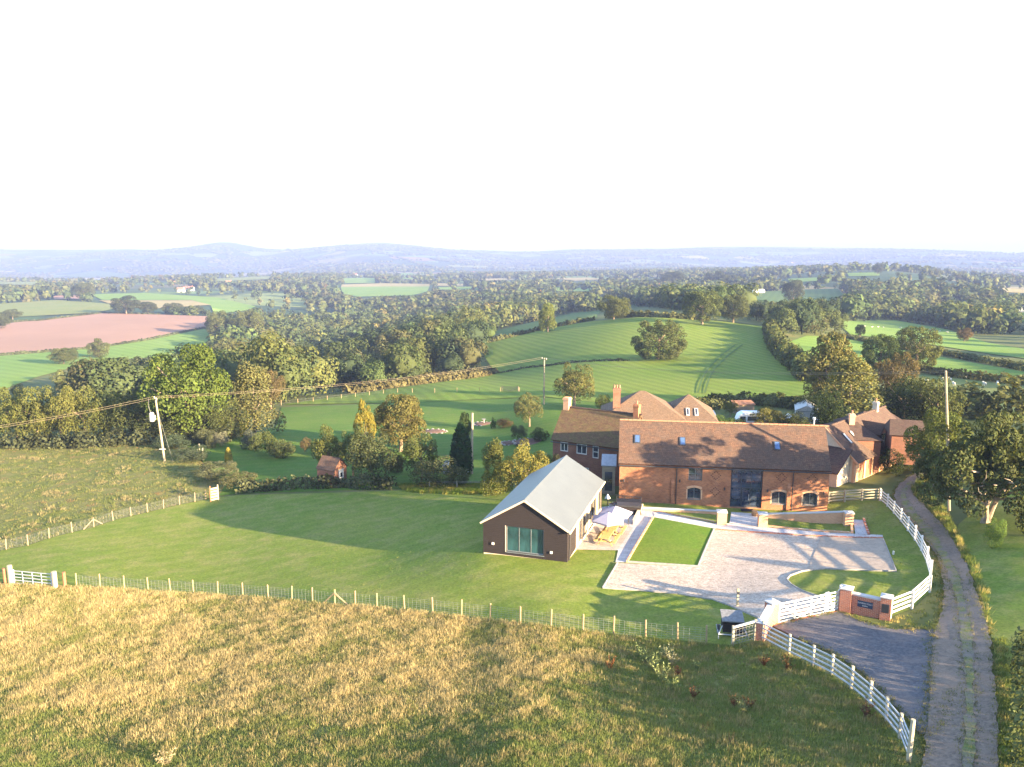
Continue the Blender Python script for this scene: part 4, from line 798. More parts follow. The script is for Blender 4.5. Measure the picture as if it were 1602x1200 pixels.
far = [(440,634),(466,631.5),(490,629),(512,626.5),(534,624),(556,621.5),(578,619),(600,616.5),(622,615),(645,615),(680,615),(715,614.5),(750,614),(783,613.5)]
fence('wire_fence', [G(x, y) for x, y in far], 'thin fence of pale posts crossing the far green field', 1.2, .045, 'post_timber', mesh=((.5,1.0), 30, .01))
fence('wire_fence', [G(x, y) for x, y in ((812,613.5),(850,615),(880,617),(905,619))], 'thin fence of dark posts running on from the field gate', 1.2, .07, 'weathered_timber', mesh=((.5,1.0), 30, .02))
gate(G(785, 613), G(811, 613), 1.25, 5, 'weathered_timber', 'distant grey field gate in the thin far fence', bw=.1)
gate(G(22, 914), G(83, 920), 1.25, 5, 'galvanised', 'galvanised metal field gate at the left edge', .05, False, bw=.06, verts=(1.1,2.2,3.2))
for px, py, mt, h_, lab in ((18,915,'white_post',1.75,'tall pale post on the left of the metal gate'), (9,915,'red_timber',1.5,'dark brown post at the far left edge'), (87,921,'white_post',1.5,'short pale post on the right of the metal gate'), (102,919,'red_timber',1.35,'brown post where the wire fence meets the gate')):
    gp = empty('gate_post', G(px, py), 0, lab, 'post'); B(mt).tube([(0,0,-.4), (0,0,h_)], .2 if mt == 'white_post' else .13, 8).build('timber', gp)
p = G(342, 783); q = G(330, 785.5); hd = empty('slatted_hurdle', q, math.atan2(p.y-q.y, p.x-q.x), 'pale slatted wooden hurdle at the corner of the lawn', 'hurdle'); L = (p-q).xy.length
for i in range(5): B('white_post').box(.06, -.03, .15+i*.33, L, .0, .36+i*.33).build('slat', hd)
for x in (0, L): B('red_timber' if x == 0 else 'white_post').box(x-.06, .001, -.4, x+.06, .1, 1.95).build('post', hd)
for i, (px, py, h_) in enumerate(((313,717,2.2),(318,721,1.9),(309,716,1.3))):
    gp = empty('garden_post', G(px, py), 0, ('tallest pale post','middle pale post','shortest pale post')[i]+' of three by the garden hedge', 'post'); B('white_post').tube([(0,0,-.3), (0,0,h_)], .09, 6).build('timber', gp)
# ---------------------------------------------------------------- poles and overhead lines
def height_at(base, px, py):
    """height above base such that the top shows at row py (vertical pole)"""
    lo, hi = .1, 40
    for _ in range(40):
        mid = (lo+hi)/2
        if proj(base.x, base.y, base.z+mid)[1] > py: lo = mid
        else: hi = mid
    return lo
def pole(px, py, topx, topy, label, r0=.17, r1=.13, arm=None):
    b = G(px, py); h_ = height_at(b, px, topy); zc = proj(b.x, b.y, b.z+h_)[2]; lx = (topx-proj(b.x, b.y, b.z+h_)[0])/F*float(zc)
    r = empty('power_pole', b, 0, label, 'utility pole'); B('pole_wood').tube([(0,0,-.6), (lx*.5,0,h_*.5), (lx,0,h_)], [r0,(r0+r1)/2,r1], 8).build('post', r)
    return r, b+Vector((lx, 0, h_)), h_, lx
pA_, tA, hA, lA = pole(258, 722, 243, 622, 'leaning pale power pole with transformer beside the paddock')
pB_, tB, hB, lB = pole(851, 633, 851.5, 560, 'slender pale power pole in front of the hill field', .15, .11)
pC_, tC, hC, lC = pole(738, 742, 739, 646, 'bare pale pole standing behind the pool house', .17, .14)
pD_, tD, hD, lD = pole(1486, 799, 1479.5, 580, 'tall pale pole beside the farm track in front of the yew', .14, .1)
def crossarm(root, top, b0, along, hw):
    d = Vector(along).normalized(); s = Vector((d.y, -d.x, 0)); o = root.matrix_basis.inverted()@top
    B('pole_wood').beam(o-s*hw+Vector((0,0,-.25)), o+s*hw+Vector((0,0,-.25)), .12, .12).build('crossarm', root); im = B('stone_coping').tube([(0,0,0), (0,0,.12), (0,0,.25)], [.05,.09,.05], 6).mesh('insulator'); out = []
    for k in (-1, 1): i_ = link('insulator', im, root); i_.location = o+s*hw*.9*k+Vector((0,0,-.19)); out.append(top+s*hw*.9*k+Vector((0,0,.05)))
    return out
AB = tB-tA; iA = crossarm(pA_, tA, 0, AB, .75); iB = crossarm(pB_, tB, 0, AB, .75)
tr = B('concrete_panel').tube([(lA-.62,-.25,hA-3.4), (lA-.62,-.25,hA-2.3)], .32, 10).tube([(lA-.62,-.25,hA-2.3), (lA-.62,-.25,hA-2.1)], [.34,.2], 10); tr.box(lA-.35,-.32,hA-3.2,lA-.1,-.18,hA-2.5).build('transformer', pA_)
B('black_metal').tube([(lA-.9,-.2,hA-.1), (lA-.95,-.25,hA-1.2), (lA-.75,-.25,hA-2.1)], .05, 5).build('cable', pA_)
B('galvanised').beam((lA*.2-.45, -.2, 1.9), (lA*.2+.45, -.2, 1.9), .06, .1).build('bracket', pA_); B('wire').tube([(lA*.8, 0, hA*.8), (1.5, -.6, -.1)], .014, 4).build('stay_wire', pA_)
def wireline(pairs, sag, label, rad_=.02):
    r = empty('overhead_line', pairs[0][0], 0, label, 'overhead line'); o = pairs[0][0].copy()
    for a, b in pairs:
        pts_ = [a.lerp(b, k/16)-o-Vector((0,0,sag*4*(k/16)*(1-k/16))) for k in range(17)]; B('pole_wood').tube(pts_, rad_*1.35, 4).build('wire', r)
wireline(list(zip(iA, iB)), 1.1, 'twin overhead wires from the transformer pole to the slender pole', .008)
oC = tA-AB*.55; oC.z -= 2.0; wireline([(a, a+(oC-tA)) for a in iA], .8, 'twin overhead wires running off to the left edge', .008)
iD = [tD+Vector((0,.5,-.1)), tD+Vector((.3,-.4,-.1))]; wireline(list(zip(iB, iD)), 1.2, 'faint twin wires from the slender pole to the right', .009)
ex = empty('power_pole', Vector((oC.x, oC.y, h1(oC.x, oC.y))), 0, 'power pole beyond the left edge of the picture', 'utility pole'); B('pole_wood').tube([(0,0,-.5), (0,0,oC.z-ex.location.z)], .15, 6).build('post', ex)
# ---------------------------------------------------------------- outdoor furniture
def picnic(P, rz, label):
    r = empty('picnic_table', P, rz, label, 'picnic table', 'picnic tables on the deck'); L = 2.3
    pl = B('table_pine').box(-.065, -L/2, 0, .065, L/2, .045).mesh('plank')
    for i in range(5): o = link('plank', pl, r); o.location = ((i-2)*.15, 0, .73)
    for s in (-1, 1):
        for k in (0, 1): o = link('seat_plank', pl, r); o.location = (s*(.72+k*.145), 0, .43)
    for y in (-.8, .8):
        m = B('table_pine').beam((-.22, y, .72), (-.62, y, 0), .05, .1).beam((.22, y, .72), (.62, y, 0), .05, .1).beam((-.85, y+.052, .38), (.85, y+.052, .38), .05, .1).beam((-.36, y+.052, .67), (.36, y+.052, .67), .05, .1); m.build('trestle', r)
tz = prz
P1, P2 = G(950, 851, .14), G(966, 831, .14); ta = math.atan2(P2.y-P1.y, P2.x-P1.x)-math.pi/2; P2 = P1+(P2-P1).normalized()*2.75
P2.z = h1(P2.x, P2.y)+.14
picnic(P1, ta, 'nearer yellow pine picnic table at the open end of the deck'); picnic(P2, ta, 'farther yellow pine picnic table half under the parasols')
def parasol(P, label, rz, R_=1.55, h_=2.55):
    r = empty('parasol', P, rz, label, 'parasol', 'lilac parasols over the picnic tables'); B('black_metal').tube([(0,0,0), (0,0,h_+.1)], .035, 6).build('pole', r); B('stone').tube([(0,0,0), (0,0,.1)], .3, 10).build('base', r)
    n = 6; m = B('parasol_cloth'); vs = [(0,0,h_)]
    for k in range(n):
        t = 2*math.pi*k/n; vs.append((R_*math.cos(t), R_*math.sin(t), h_-.62))
    for k in range(n):
        t = 2*math.pi*(k+.5)/n; vs.append((R_*.84*math.cos(t), R_*.84*math.sin(t), h_-.60))
    fs = []
    for k in range(n): fs += [(0, 1+k, 7+k), (0, 7+k, 1+(k+1) % n)]
    m.add(vs, fs)
    for k in range(n):
        a, b, c = vs[1+k], vs[7+k], vs[1+(k+1) % n]
        for p, q in ((a, b), (b, c)): m.add([p, q, (q[0], q[1], q[2]-.14), (p[0], p[1], p[2]-.14)], [(0,3,2,1)])
    me = m.mesh('canopy'); link('canopy', me, r)
    rm = B('black_metal').beam((.05,0,h_-.06), (R_*.97,0,h_-.64), .02, .03).mesh('rib')
    for k in range(n): o = link('rib', rm, r); o.rotation_euler.z = 2*math.pi*k/n
parasol(P1.lerp(P2, .22)+Vector((-.1,0,0)), 'nearer lilac parasol above the deck end', .35); parasol(P1.lerp(P2, .95)+Vector((.1,.2,0)), 'farther lilac parasol beside the hot tub', .1)
# hot tub with dark cover, railing, planters
P = G(984, 806); ht = empty('hot_tub', P, BRZ, 'black hot tub with folded dark cover beside the barn corner', 'hot tub'); B('dark_cladding').box(-1.15, -.1, -.2, 1.15, 2.1, .85).build('cabinet', ht); B('black_metal').box(-1.2, -.15, .851, 1.2, 1.0, .99).build('cover', ht); B('mat_black').box(-1.2, 1.02, .851, 1.2, 2.15, .97).build('cover', ht)
for x in (-.6, .3, .9): B('white_paint').box(x-.12, -.108, .3, x+.12, -.101, .45).build('vent', ht)
a_, b_ = G(952, 790), G(1003, 795); rl = empty('metal_railing', a_, 0, 'thin black metal railing behind the hot tub', 'railing'); d = b_-a_
for k in range(5): q = d*(k/4); B('black_metal').tube([q, q+Vector((0,0,1.15))], .03, 5).build('post', rl)
for z in (.6, 1.13): B('black_metal').tube([Vector((0,0,z)), d+Vector((0,0,z))], .03, 5).build('rail', rl)
for px, py, lab in ((963,797,'pale round planter by the pool house glazing'), (957,799,'small white planter beside the pale round one')):
    pt = empty('planter', G(px, py, .1), 0, lab, 'planter'); B('stone_coping').tube([(0,0,0), (0,0,.55), (0,0,.62)], [.2,.3,.3], 10).build('pot', pt); B('soil').tube([(0,0,.621), (0,0,.64)], .27, 10).build('compost', pt)
pt = empty('lantern', G(950, 796, .1), 0, 'white pointed lantern by the pool house glazing', 'lantern'); B('white_paint').tube([(0,0,1.0), (0,0,1.45)], [.3,.02], 4).build('shade', pt); B('black_metal').tube([(0,0,0), (0,0,1.0)], .04, 5).build('stem', pt)
pt = empty('patio_heater', G(983, 822, .08), 0, 'thin dark post standing on the patio', 'post'); B('black_metal').tube([(0,0,0), (0,0,1.3)], .04, 6).build('stem', pt); B('black_metal').box(-.12,-.05,1.3,.12,.05,1.38).build('head', pt)
pt = empty('barrel_planter', G(1181, 809, .13), 0, 'wooden half barrel planter by the glazed door', 'planter'); B('oak_timber').tube([(0,0,0), (0,0,.25), (0,0,.5)], [.3,.36,.33], 10).build('barrel', pt); B('black_metal').tube([(0,0,.12), (0,0,.16)], [.345,.35], 10).build('hoop', pt)
# marker post, black trailer box, little marker
bp = empty('marker_post', G(1153.5, 949), 0, 'pale timber marker post at the edge of the gravel', 'post'); B('white_post').box(-.07,-.07,-.3,.07,.07,1.3).build('timber', bp); B('black_metal').box(-.075,-.075,.95,.075,.075,1.1).build('band', bp)
bm_ = empty('lawn_marker', G(1397.5, 868), 0, 'tiny white marker on the lawn inside the curved fence', 'marker'); B('white_paint').tube([(0,0,0), (0,0,.32)], .07, 6).build('stake', bm_)
P = G(1144, 992); tb = empty('box_trailer', P, rad(-8), 'black storage box with grey lid on a small trailer', 'trailer')
B('dark_cladding').box(-.58,-.5,.35,.58,.5,1.12).build('body', tb); B('slate').slab((-.66,-.62,1.14),(.66,-.62,1.14),(.66,.6,1.32),(-.66,.6,1.32),.07).build('lid', tb)
m = B('galvanised')
for x in (-.85,.85): m.beam((x,-.7,.3),(x,.55,.3),.05,.05)
for y in (-.7,.55): m.beam((-.85,y,.3),(.85,y,.3),.05,.05)
m.beam((-.85,-.7,.3),(-.62,-.45,.75),.04,.04).beam((.85,-.7,.3),(.62,-.45,.75),.04,.04).beam((-.85,-.7,.3),(-.85,-.7,0),.05,.05).beam((.85,-.7,.3),(.85,-.7,0),.05,.05); m.build('frame', tb)
wm = B('black_metal').tube([(-.08,0,0), (.08,0,0)], .27, 12).mesh('wheel')
for x in (-.78, .78): o = link('wheel', wm, tb); o.location = (x, .1, .26)
# ---------------------------------------------------------------- vehicles and clutter in the yard behind the barn
P = G(1174, 668); cv = empty('caravan', P, rad(-4), 'white touring caravan parked behind the barn', 'caravan')
pf = [(-2.2,.5),(2.2,.5),(2.3,1.3),(2.0,2.1),(1.4,2.5),(-1.4,2.5),(-2.05,2.1),(-2.35,1.3)]; B('caravan_shell').prism([(x, -1.05, z) for x, z in pf], (0, 2.1, 0)).build('body', cv)
for x0, x1 in ((-1.95,-1.05),(-.75,.55),(1.0,1.8)): B('window_glass').box(x0,-1.07,1.25,x1,-1.051,1.95).build('window', cv)
B('car_blue').box(-2.1,-1.064,.85,2.1,-1.052,.98).build('stripe', cv); o = link('wheel', wm, cv); o.location = (.2,-1.02,.3); o.rotation_euler.z = rad(90); o.scale = (1.6,1.1,1.1); B('galvanised').beam((2.2,0,.45),(3.3,0,.45),.08,.08).build('hitch', cv)
P = G(1103, 655); cv = empty('covered_trailer', P, rad(10), 'white arched covered trailer beside the caravan yard', 'trailer'); n = 8
B('tarp_white').prism([(math.cos(math.pi*k/n)*1.25, -1.6, .7+math.sin(math.pi*k/n)*1.3) for k in range(n+1)], (0, 3.2, 0)).build('canopy', cv); B('rust').box(-1.2,-1.6,.35,1.2,1.6,.699).build('bed', cv)
for s in (-1,1): o = link('wheel', wm, cv); o.location = (s*1.28,0,.28); o.scale = (1.2,1.1,1.1)
P = G(1276, 668); cv = empty('parked_car', P, rad(75), 'small dark blue car parked by the garage', 'car'); pf = [(-1.9,.35),(1.9,.35),(1.95,.8),(1.1,.92),(.5,1.42),(-1.1,1.45),(-1.75,.95),(-1.95,.85)]
B('car_blue').prism([(x,-.8,z) for x, z in pf], (0,1.6,0)).build('body', cv); B('window_glass').prism([(.95,-.81,.93),(.48,-.81,1.36),(-1.05,-.81,1.38),(-1.5,-.81,.96)], (0,1.62,0)).build('window', cv)
for x in (-1.2,1.2):
    for s in (-.78,.78): o = link('wheel', wm, cv); o.location = (x,s,.3); o.rotation_euler.z = rad(90); o.scale = (1,1.1,1.1)
P = G(1233, 664); cv = empty('farm_trailer', P, rad(12), 'rusty farm trailer loaded with boards beside the garage', 'trailer'); B('rust').box(-1.6,-.9,.6,1.6,.9,1.15).build('bed', cv); B('weathered_timber').beam((-1.4,-.3,1.3),(1.7,.2,1.75),.5,.1).build('board', cv); B('tarp_white').prism([(-.9,-.7,1.16),(.5,-.8,1.16),(.1,-.2,1.7)], (.3,1.1,0)).build('tarpaulin', cv)
for s in (-.95,.95): o = link('wheel', wm, cv); o.location = (0,s,.33); o.rotation_euler.z = rad(90); o.scale = (1.2,1.25,1.25)
P = G(1162, 646); cv = empty('field_shelter', P, rad(6), 'small weathered shed in the rough strip behind the caravan', 'shed'); B('weathered_timber').box(-1.7,-.9,-.3,1.7,.9,1.7).build('wall', cv); B('rust').slab((-1.9,-1.1,1.72),(1.9,-1.1,1.72),(1.9,1.1,2.1),(-1.9,1.1,2.1),.07).build('roof', cv)
# small glasshouse beside the dark conifer
P = G(714, 741); gh_ = empty('glasshouse', P, rad(-20), 'low grey glasshouse beside the dark cypress', 'glasshouse'); B('galvanised').box(-1.6,-.9,-.3,1.6,.9,1.1).build('wall', gh_)
for s in (-1,1):
    for i in range(4):
        x0 = -1.65+i*.83; m = B('lead_sheet'); c = ((x0,-1.0,1.1),(x0+.8,-1.0,1.1),(x0+.8,0,1.7),(x0,0,1.7)) if s < 0 else ((x0+.8,1.0,1.1),(x0,1.0,1.1),(x0,0,1.7),(x0+.8,0,1.7)); m.slab(*c, .04).build('pane', gh_)
# stone ringed garden beds
for px, py, w_, lab in ((680,676,4.4,'round raised bed of red soil left of the cypress'), (757,664,4.0,'stone ringed garden bed with a small birdbath'), (833,692,6.0,'rockery bed of grey stones by the apple tree'), (667,703,3.0,'low earth bed in the shade behind the shrubs'), (800,694,3.4,'low pink gravel bed beside the rockery')):
    P = G(px, py); gb_ = empty('garden_bed', P, 0, lab, 'garden bed'); m = B('soil').sphere((0,0,-.05), 1, w_/2, w_/2*.8, .42, 14, 8); m.build('soil_mound', gb_)
    sm = B('stone').sphere((0,0,0), .28, 1, .8, .65, 6, 4).mesh('stone')
    for k in range(14): t = 2*math.pi*k/14; o = link('stone', sm, gb_); o.location = (w_/2*math.cos(t), w_/2*.8*math.sin(t), .05); o.scale = (random.uniform(.7,1.4),)*3; o.rotation_euler.z = random.uniform(0,6)
    if px in (757,): B('stone').tube([(0,0,.3),(0,0,.9),(0,0,1.0)], [.15,.12,.45], 8).build('birdbath', gb_)
# sheep
def sheep_mesh():
    m = B('wool').sphere((0,0,.62), .34, 1.55, .82, .85, 10, 7); m.sphere((.55,0,.82), .17, 1.2, .75, 1.0, 8, 5)
    for x in (-.32,.3):
        for y in (-.16,.16): m.tube([(x,y,.45),(x,y,0)], [.07,.045], 5)
    m.tube([(.55,.1,.95),(.5,.24,.9)], [.05,.02], 4).tube([(.55,-.1,.95),(.5,-.24,.9)], [.05,.02], 4); return m.mesh('sheep')
shm = sheep_mesh()
spots = [(1447,600),(1474,596),(1486,597),(1492,604),(1513,590.5),(1532,592),(1560,603),(1421,604),(1540,604),(1352,512),(1364,513),(1374,513),(1382,513.5),(1408,514),(1456,517),(1462,518),(1470,519.5),(1482,521),(1350,516)]
for i, (x, y) in enumerate(spots):
    o = link('sheep', shm); o.location = G(x, y); o.rotation_euler.z = random.uniform(0, 6.3); o.scale = (.95,)*3; near = y > 560
    tag(o, 'white sheep grazing in the olive field above the right hedge' if near else 'distant sheep grazing in the pale field beyond the paired oaks', 'sheep', 'sheep in the olive field' if near else 'sheep in the distant field')
# ---------------------------------------------------------------- vegetation
def unit(n, rng):
    v = rng.normal(size=(n, 3)); return v/np.linalg.norm(v, axis=1)[:, None]
def cards(c, nrm, size, rng, jit=.6):
    """quads centred at c, facing roughly nrm"""
    n = len(c); d = nrm+jit*unit(n, rng); d /= np.linalg.norm(d, axis=1)[:, None]
    a = np.cross(d, unit(n, rng)); a /= np.linalg.norm(a, axis=1)[:, None]; b = np.cross(d, a); s = (size*rng.uniform(.6, 1.35, n))[:, None]
    v = np.stack([c-a*s*.6, c-b*s, c+a*s*.75+d*s*.15, c+b*s], 1).reshape(-1, 3); return v, np.arange(4*n).reshape(n, 4)
def crown(seed, lobes, n, size, jit=.6, under=.35):
    """lobes: list of (x,y,z,r,flat); leaf clumps near the lobe surfaces"""
    rng = np.random.default_rng(seed); L = np.array(lobes, float); wgt = L[:,3]**2; pick = rng.choice(len(L), n, p=wgt/wgt.sum())
    u = unit(n, rng); flip = (u[:,2] < -.2) & (rng.random(n) > under); u[flip, 2] *= -1
    rr = L[pick,3]*(1-.38*rng.random(n)**2.2); off = u*rr[:,None]; off[:,2] *= L[pick,4]; c = L[pick,:3]+off
    keep = np.ones(n, bool)
    for l in L[:30]:
        q = (c-l[:3])/np.array([l[3], l[3], l[3]*l[4]]); keep &= (q**2).sum(1) > .42
    c, u, pick = c[keep], u[keep], pick[keep]; c[:,2] *= 2; v, f = cards(c, u, size, rng, jit); v[:,2] /= 2
    lob = rng.uniform(.82, 1.18, len(L)); t = lob[pick]*rng.uniform(.82, 1.18, len(c)); col = np.stack([t*rng.uniform(.92, 1.1, len(c)), t, t*rng.uniform(.85, 1.1, len(c))], 1)
    return v, f, col
def lobes_round(seed, k=26, R=.74, r=(.24,.38), zc=.56, zr=.36, flat=.8, taper=0.0, ux=1.0):
    rng = np.random.default_rng(seed); out = [(0,0,zc,R*.8,zr/R)]
    for _ in range(k):
        u = unit(1, rng)[0]; z = zc+u[2]*zr; s = 1-taper*max(0, (z-zc)/zr); q = math.sqrt(max(0, 1-u[2]**2)) ** .8
        th = math.atan2(u[1], u[0]); out.append((math.cos(th)*q*R*s*ux, math.sin(th)*q*R*s, z, rng.uniform(*r)*s, flat))
    return out
def scale_proto(v):   # crown spans radius 1, z 0..1
    v = v.copy(); v[:, :2] /= np.percentile(np.hypot(v[:,0], v[:,1]), 98.5); z0, z1 = np.percentile(v[:,2], .5), np.percentile(v[:,2], 99.7); v[:,2] = (v[:,2]-z0)/(z1-z0); return v
PROTO = {}
def mk(name, seed, lobes, n, size, zlo, jit=.65, under=.35):
    v, f, col = crown(seed, lobes, n, size, jit, under); v = scale_proto(v); v[:,2] = zlo+(1-zlo)*v[:,2]; PROTO[name] = npmesh('crown', v, f, 'leaves', col)
for s in range(3): mk('oak%d' % s, 10+s, lobes_round(10+s, 52, .74, (.16,.30), .52, .38, .62), 17000, .030, .14, .8)
for s in range(2): mk('round%d' % s, 20+s, lobes_round(20+s, 90, .84, (.12,.19), .5, .45, .5), 16000, .028, .03, .8, .9)
for s in range(3): mk('tall%d' % s, 30+s, lobes_round(30+s, 34, .6, (.22,.36), .5, .4, .45, .45), 12000, .034, .06, .9, .6)
for s in range(3): mk('loose%d' % s, 40+s, lobes_round(40+s, 24, .8, (.16,.32), .52, .34, .7), 9000, .032, .16, .9, .6)
for s in range(3): mk('bush%d' % s, 50+s, lobes_round(50+s, 26, .72, (.2,.4), .42, .36, .75), 9000, .036, .0, .9, .9)
mk('cypress', 60, [(0,0,.08+.8*k/14, .30*(1-(k/15)**2.2)+.07, .5) for k in range(15)]*2, 5200, .05, .0, .5, .9)
rng_ = np.random.default_rng(5); yew = []
for k in range(80):
    t = rng_.uniform(0, 6.28); q = .98*math.sqrt(rng_.uniform(.01, 1)); yew.append((math.cos(t)*q, math.sin(t)*q, .74-.40*q**2+rng_.uniform(-.20, .12), rng_.uniform(.11, .22), .36))
for k in range(36):
    t = rng_.uniform(0, 6.28); q = .8*math.sqrt(rng_.uniform(.01, 1)); yew.append((math.cos(t)*q, math.sin(t)*q, .44-.12*q**2+rng_.uniform(-.08, .08), rng_.uniform(.12, .22), .36))
mk('yew', 61, yew, 30000, .023, .13, .9, .8)
wil = [(math.cos(t)*q, math.sin(t)*q, z, r, 1.1) for t, q, z, r in [(rng_.uniform(0,6.28), rng_.uniform(.1,.75)*(1.15-zz), zz, rng_.uniform(.16,.3)) for zz in np.linspace(.12,.92,40)]]
mk('willow', 62, wil, 14000, .030, .02, .95, .8)
def trunk_mesh(name, seed, limbs=6, r=.045, h=.6, mat='bark', spread=.5, fork=.28):
    rng = np.random.default_rng(seed); m = B(mat); m.tube([(0,0,-.06), (.0,.01,.03), (.015,.0,h*.35), (.0,.02,h*.7), (.0,.0,h)], [r*1.7, r*1.1, r*.9, r*.6, r*.3], 7)
    for k in range(limbs):
        t = 6.28*k/limbs+rng.uniform(-.4,.4); z = fork+rng.uniform(0,.2); q = spread*rng.uniform(.7,1.1)
        m.tube([(0,0,z), (math.cos(t)*q*.4, math.sin(t)*q*.4, z+.12), (math.cos(t)*q, math.sin(t)*q, z+.2+rng.uniform(0,.12))], [r*.5, r*.33, r*.1], 5)
    PROTO[name] = m.mesh('trunk')
trunk_mesh('trunk0', 1); trunk_mesh('trunk1', 2, 5, .035, .5, 'bark', .4); trunk_mesh('trunk_pale', 3, 7, .04, .65, 'pale_bark', .5, .2)
OLIVE = (.078,.085,.026); GREEN = (.055,.085,.02); BRIGHT = (.066,.090,.022); DARK = (.026,.038,.016); YELLOW = (.17,.145,.03); PALE = (.105,.104,.042); RUSSET = (.085,.068,.032); MID = (.062,.074,.026); GREY = (.075,.082,.042); BROWN = (.075,.058,.03)
cnt = {}
def tree(P, wid, hgt, proto, colr, label, name='tree', cat='tree', group=None, trunk='trunk0', rz=None, asp=1.0, tscale=None):
    r = empty(name, P, random.uniform(0, 6.28) if rz is None else rz, label, cat, group)
    c = link('crown', PROTO[proto], r); c.scale = (wid/2, wid/2*asp, hgt); j = random.uniform(.92, 1.08); c.color = (colr[0]*j, colr[1]*j, colr[2]*j, 1)
    if trunk: t = link('trunk', PROTO[trunk], r); ts = tscale or min(wid, hgt)*(.62 if proto == 'willow' else .9); t.scale = (ts*.9, ts*.9, hgt)
    return r
def ptree(px, py, top, wpx, proto, colr, label, **k):
    """tree whose foot stands at (px,py) in the survey and whose crown tops out at row top and spans wpx"""
    P = G(px, py, -.05); h_ = height_at(P, px, top); zc = float(proj(P.x, P.y, P.z+h_*.5)[2]); return tree(P, wpx/F*zc, h_, proto, colr, label, **k)
T = ptree
# single trees, from the garden outwards
T(296,690,541,134,'oak0',BRIGHT,'big bright green oak behind the transformer pole',name='oak_tree')
T(400,680,568,84,'willow',PALE,'pale willowy tree right of the big bright oak',name='willow_tree',trunk='trunk_pale')
T(424,640,577,46,'loose0',RUSSET,'russet brown tree behind the pale willow')
T(572,716,627,34,'tall0',YELLOW,'slim golden yellow tree in the garden',name='birch_tree',trunk='trunk_pale')
T(627,707,620,80,'oak1',(.095,.088,.03),'round autumn tinted tree with golden top in the garden')
T(516,745,667,58,'loose1',OLIVE,'spreading apple tree behind the brick shed',name='apple_tree',trunk='trunk1')
T(553,748,668,50,'loose0',MID,'second apple tree right of the brick shed',name='apple_tree',trunk='trunk1')
T(588,752,678,84,'bush0',(.055,.065,.03),'dark rounded shrubbery right of the shed',name='garden_shrub',cat='shrub',trunk=None)
T(660,752,678,62,'loose2',MID,'loose olive shrub left of the cypress',name='garden_shrub',cat='shrub',trunk='trunk1')
T(690,762,715,92,'bush1',(.06,.065,.03),'low dark shrubs in front of the cypress',name='garden_shrub',cat='shrub',trunk=None)
T(722,742,662,38,'cypress',(.022,.04,.015),'dense dark green cypress in the garden',name='cypress_tree')
T(728,715,645,24,'tall1',(.04,.06,.025),'narrow dark tree behind the cypress')
T(770,774,688,56,'willow',OLIVE,'tall willowy shrub left of the pool house roof',name='garden_shrub',cat='shrub',trunk=None)
T(818,785,690,84,'loose1',(.11,.105,.03),'wide loose shrub just behind the pool house roof',name='garden_shrub',cat='shrub',trunk='trunk1')
T(852,768,712,44,'loose2',OLIVE,'olive shrub between pool house and farmhouse',name='garden_shrub',cat='shrub',trunk='trunk1')
T(872,772,712,34,'bush2',(.06,.06,.03),'dark shrub against the farmhouse wall',name='garden_shrub',cat='shrub',trunk=None)
T(828,668,617,50,'loose0',(.08,.085,.035),'apple tree on the lawn below the slender pole',name='apple_tree',trunk='trunk1')
T(898,636,569,68,'loose1',(.088,.088,.032),'bronze tinted tree left of the farmhouse chimneys',trunk='trunk_pale')
T(943,645,617,26,'bush0',OLIVE,'small bright bush beside the farmhouse roof',name='garden_shrub',cat='shrub',trunk=None)
T(1030,563,501,86,'round0',(.06,.07,.028),'lone round oak in the middle of the hill field',name='oak_tree',rz=.4)
T(1376,585,524,62,'oak2',(.055,.075,.025),'left of the paired oaks in the right fields',name='oak_tree'); T(1433,574,511,72,'round1',(.075,.085,.028),'right and larger of the paired oaks in the right fields',name='oak_tree')
T(1294,640,522,84,'tall1',(.088,.085,.032),'pointed autumn oak behind the yard'); T(1326,668,556,126,'willow',(.115,.115,.04),'large feathery willow behind the garage',name='willow_tree',trunk='trunk_pale')
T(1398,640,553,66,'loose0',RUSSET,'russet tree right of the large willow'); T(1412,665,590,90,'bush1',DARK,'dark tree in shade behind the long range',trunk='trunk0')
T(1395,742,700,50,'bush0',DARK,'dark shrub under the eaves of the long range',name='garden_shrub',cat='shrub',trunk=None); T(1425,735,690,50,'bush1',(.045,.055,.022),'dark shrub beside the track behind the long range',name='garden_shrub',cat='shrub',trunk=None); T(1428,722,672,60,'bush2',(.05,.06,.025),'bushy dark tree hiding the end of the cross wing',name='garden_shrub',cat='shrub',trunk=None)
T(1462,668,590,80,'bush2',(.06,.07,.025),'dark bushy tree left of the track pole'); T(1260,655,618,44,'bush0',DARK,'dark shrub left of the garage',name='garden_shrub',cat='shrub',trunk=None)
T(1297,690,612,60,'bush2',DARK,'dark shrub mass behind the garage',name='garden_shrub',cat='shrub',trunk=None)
T(1128,668,650,52,'bush1',(.08,.115,.025),'clipped rounded bush behind the barn ridge',name='garden_shrub',cat='shrub',trunk=None); T(1160,671,655,18,'bush0',BRIGHT,'small yellow green bush behind the barn ridge',name='garden_shrub',cat='shrub',trunk=None)
T(1200,672,638,56,'loose2',(.10,.095,.03),'loose shrub half hiding the caravan',name='garden_shrub',cat='shrub',trunk='trunk1'); T(1245,675,645,50,'bush2',(.05,.06,.025),'dark shrub in front of the farm trailer',name='garden_shrub',cat='shrub',trunk=None); T(1142,652,628,24,'loose0',OLIVE,'small light shrub left of the caravan',name='garden_shrub',cat='shrub',trunk='trunk1')
T(1460,760,640,96,'oak0',(.075,.09,.025),'leafy oak at the left of the yew beside the track',name='oak_tree')
yw = T(1540,818,646,215,'yew',(.055,.064,.026),'old spreading yew with bare branches beside the track',name='yew_tree',trunk=None,rz=1.0)
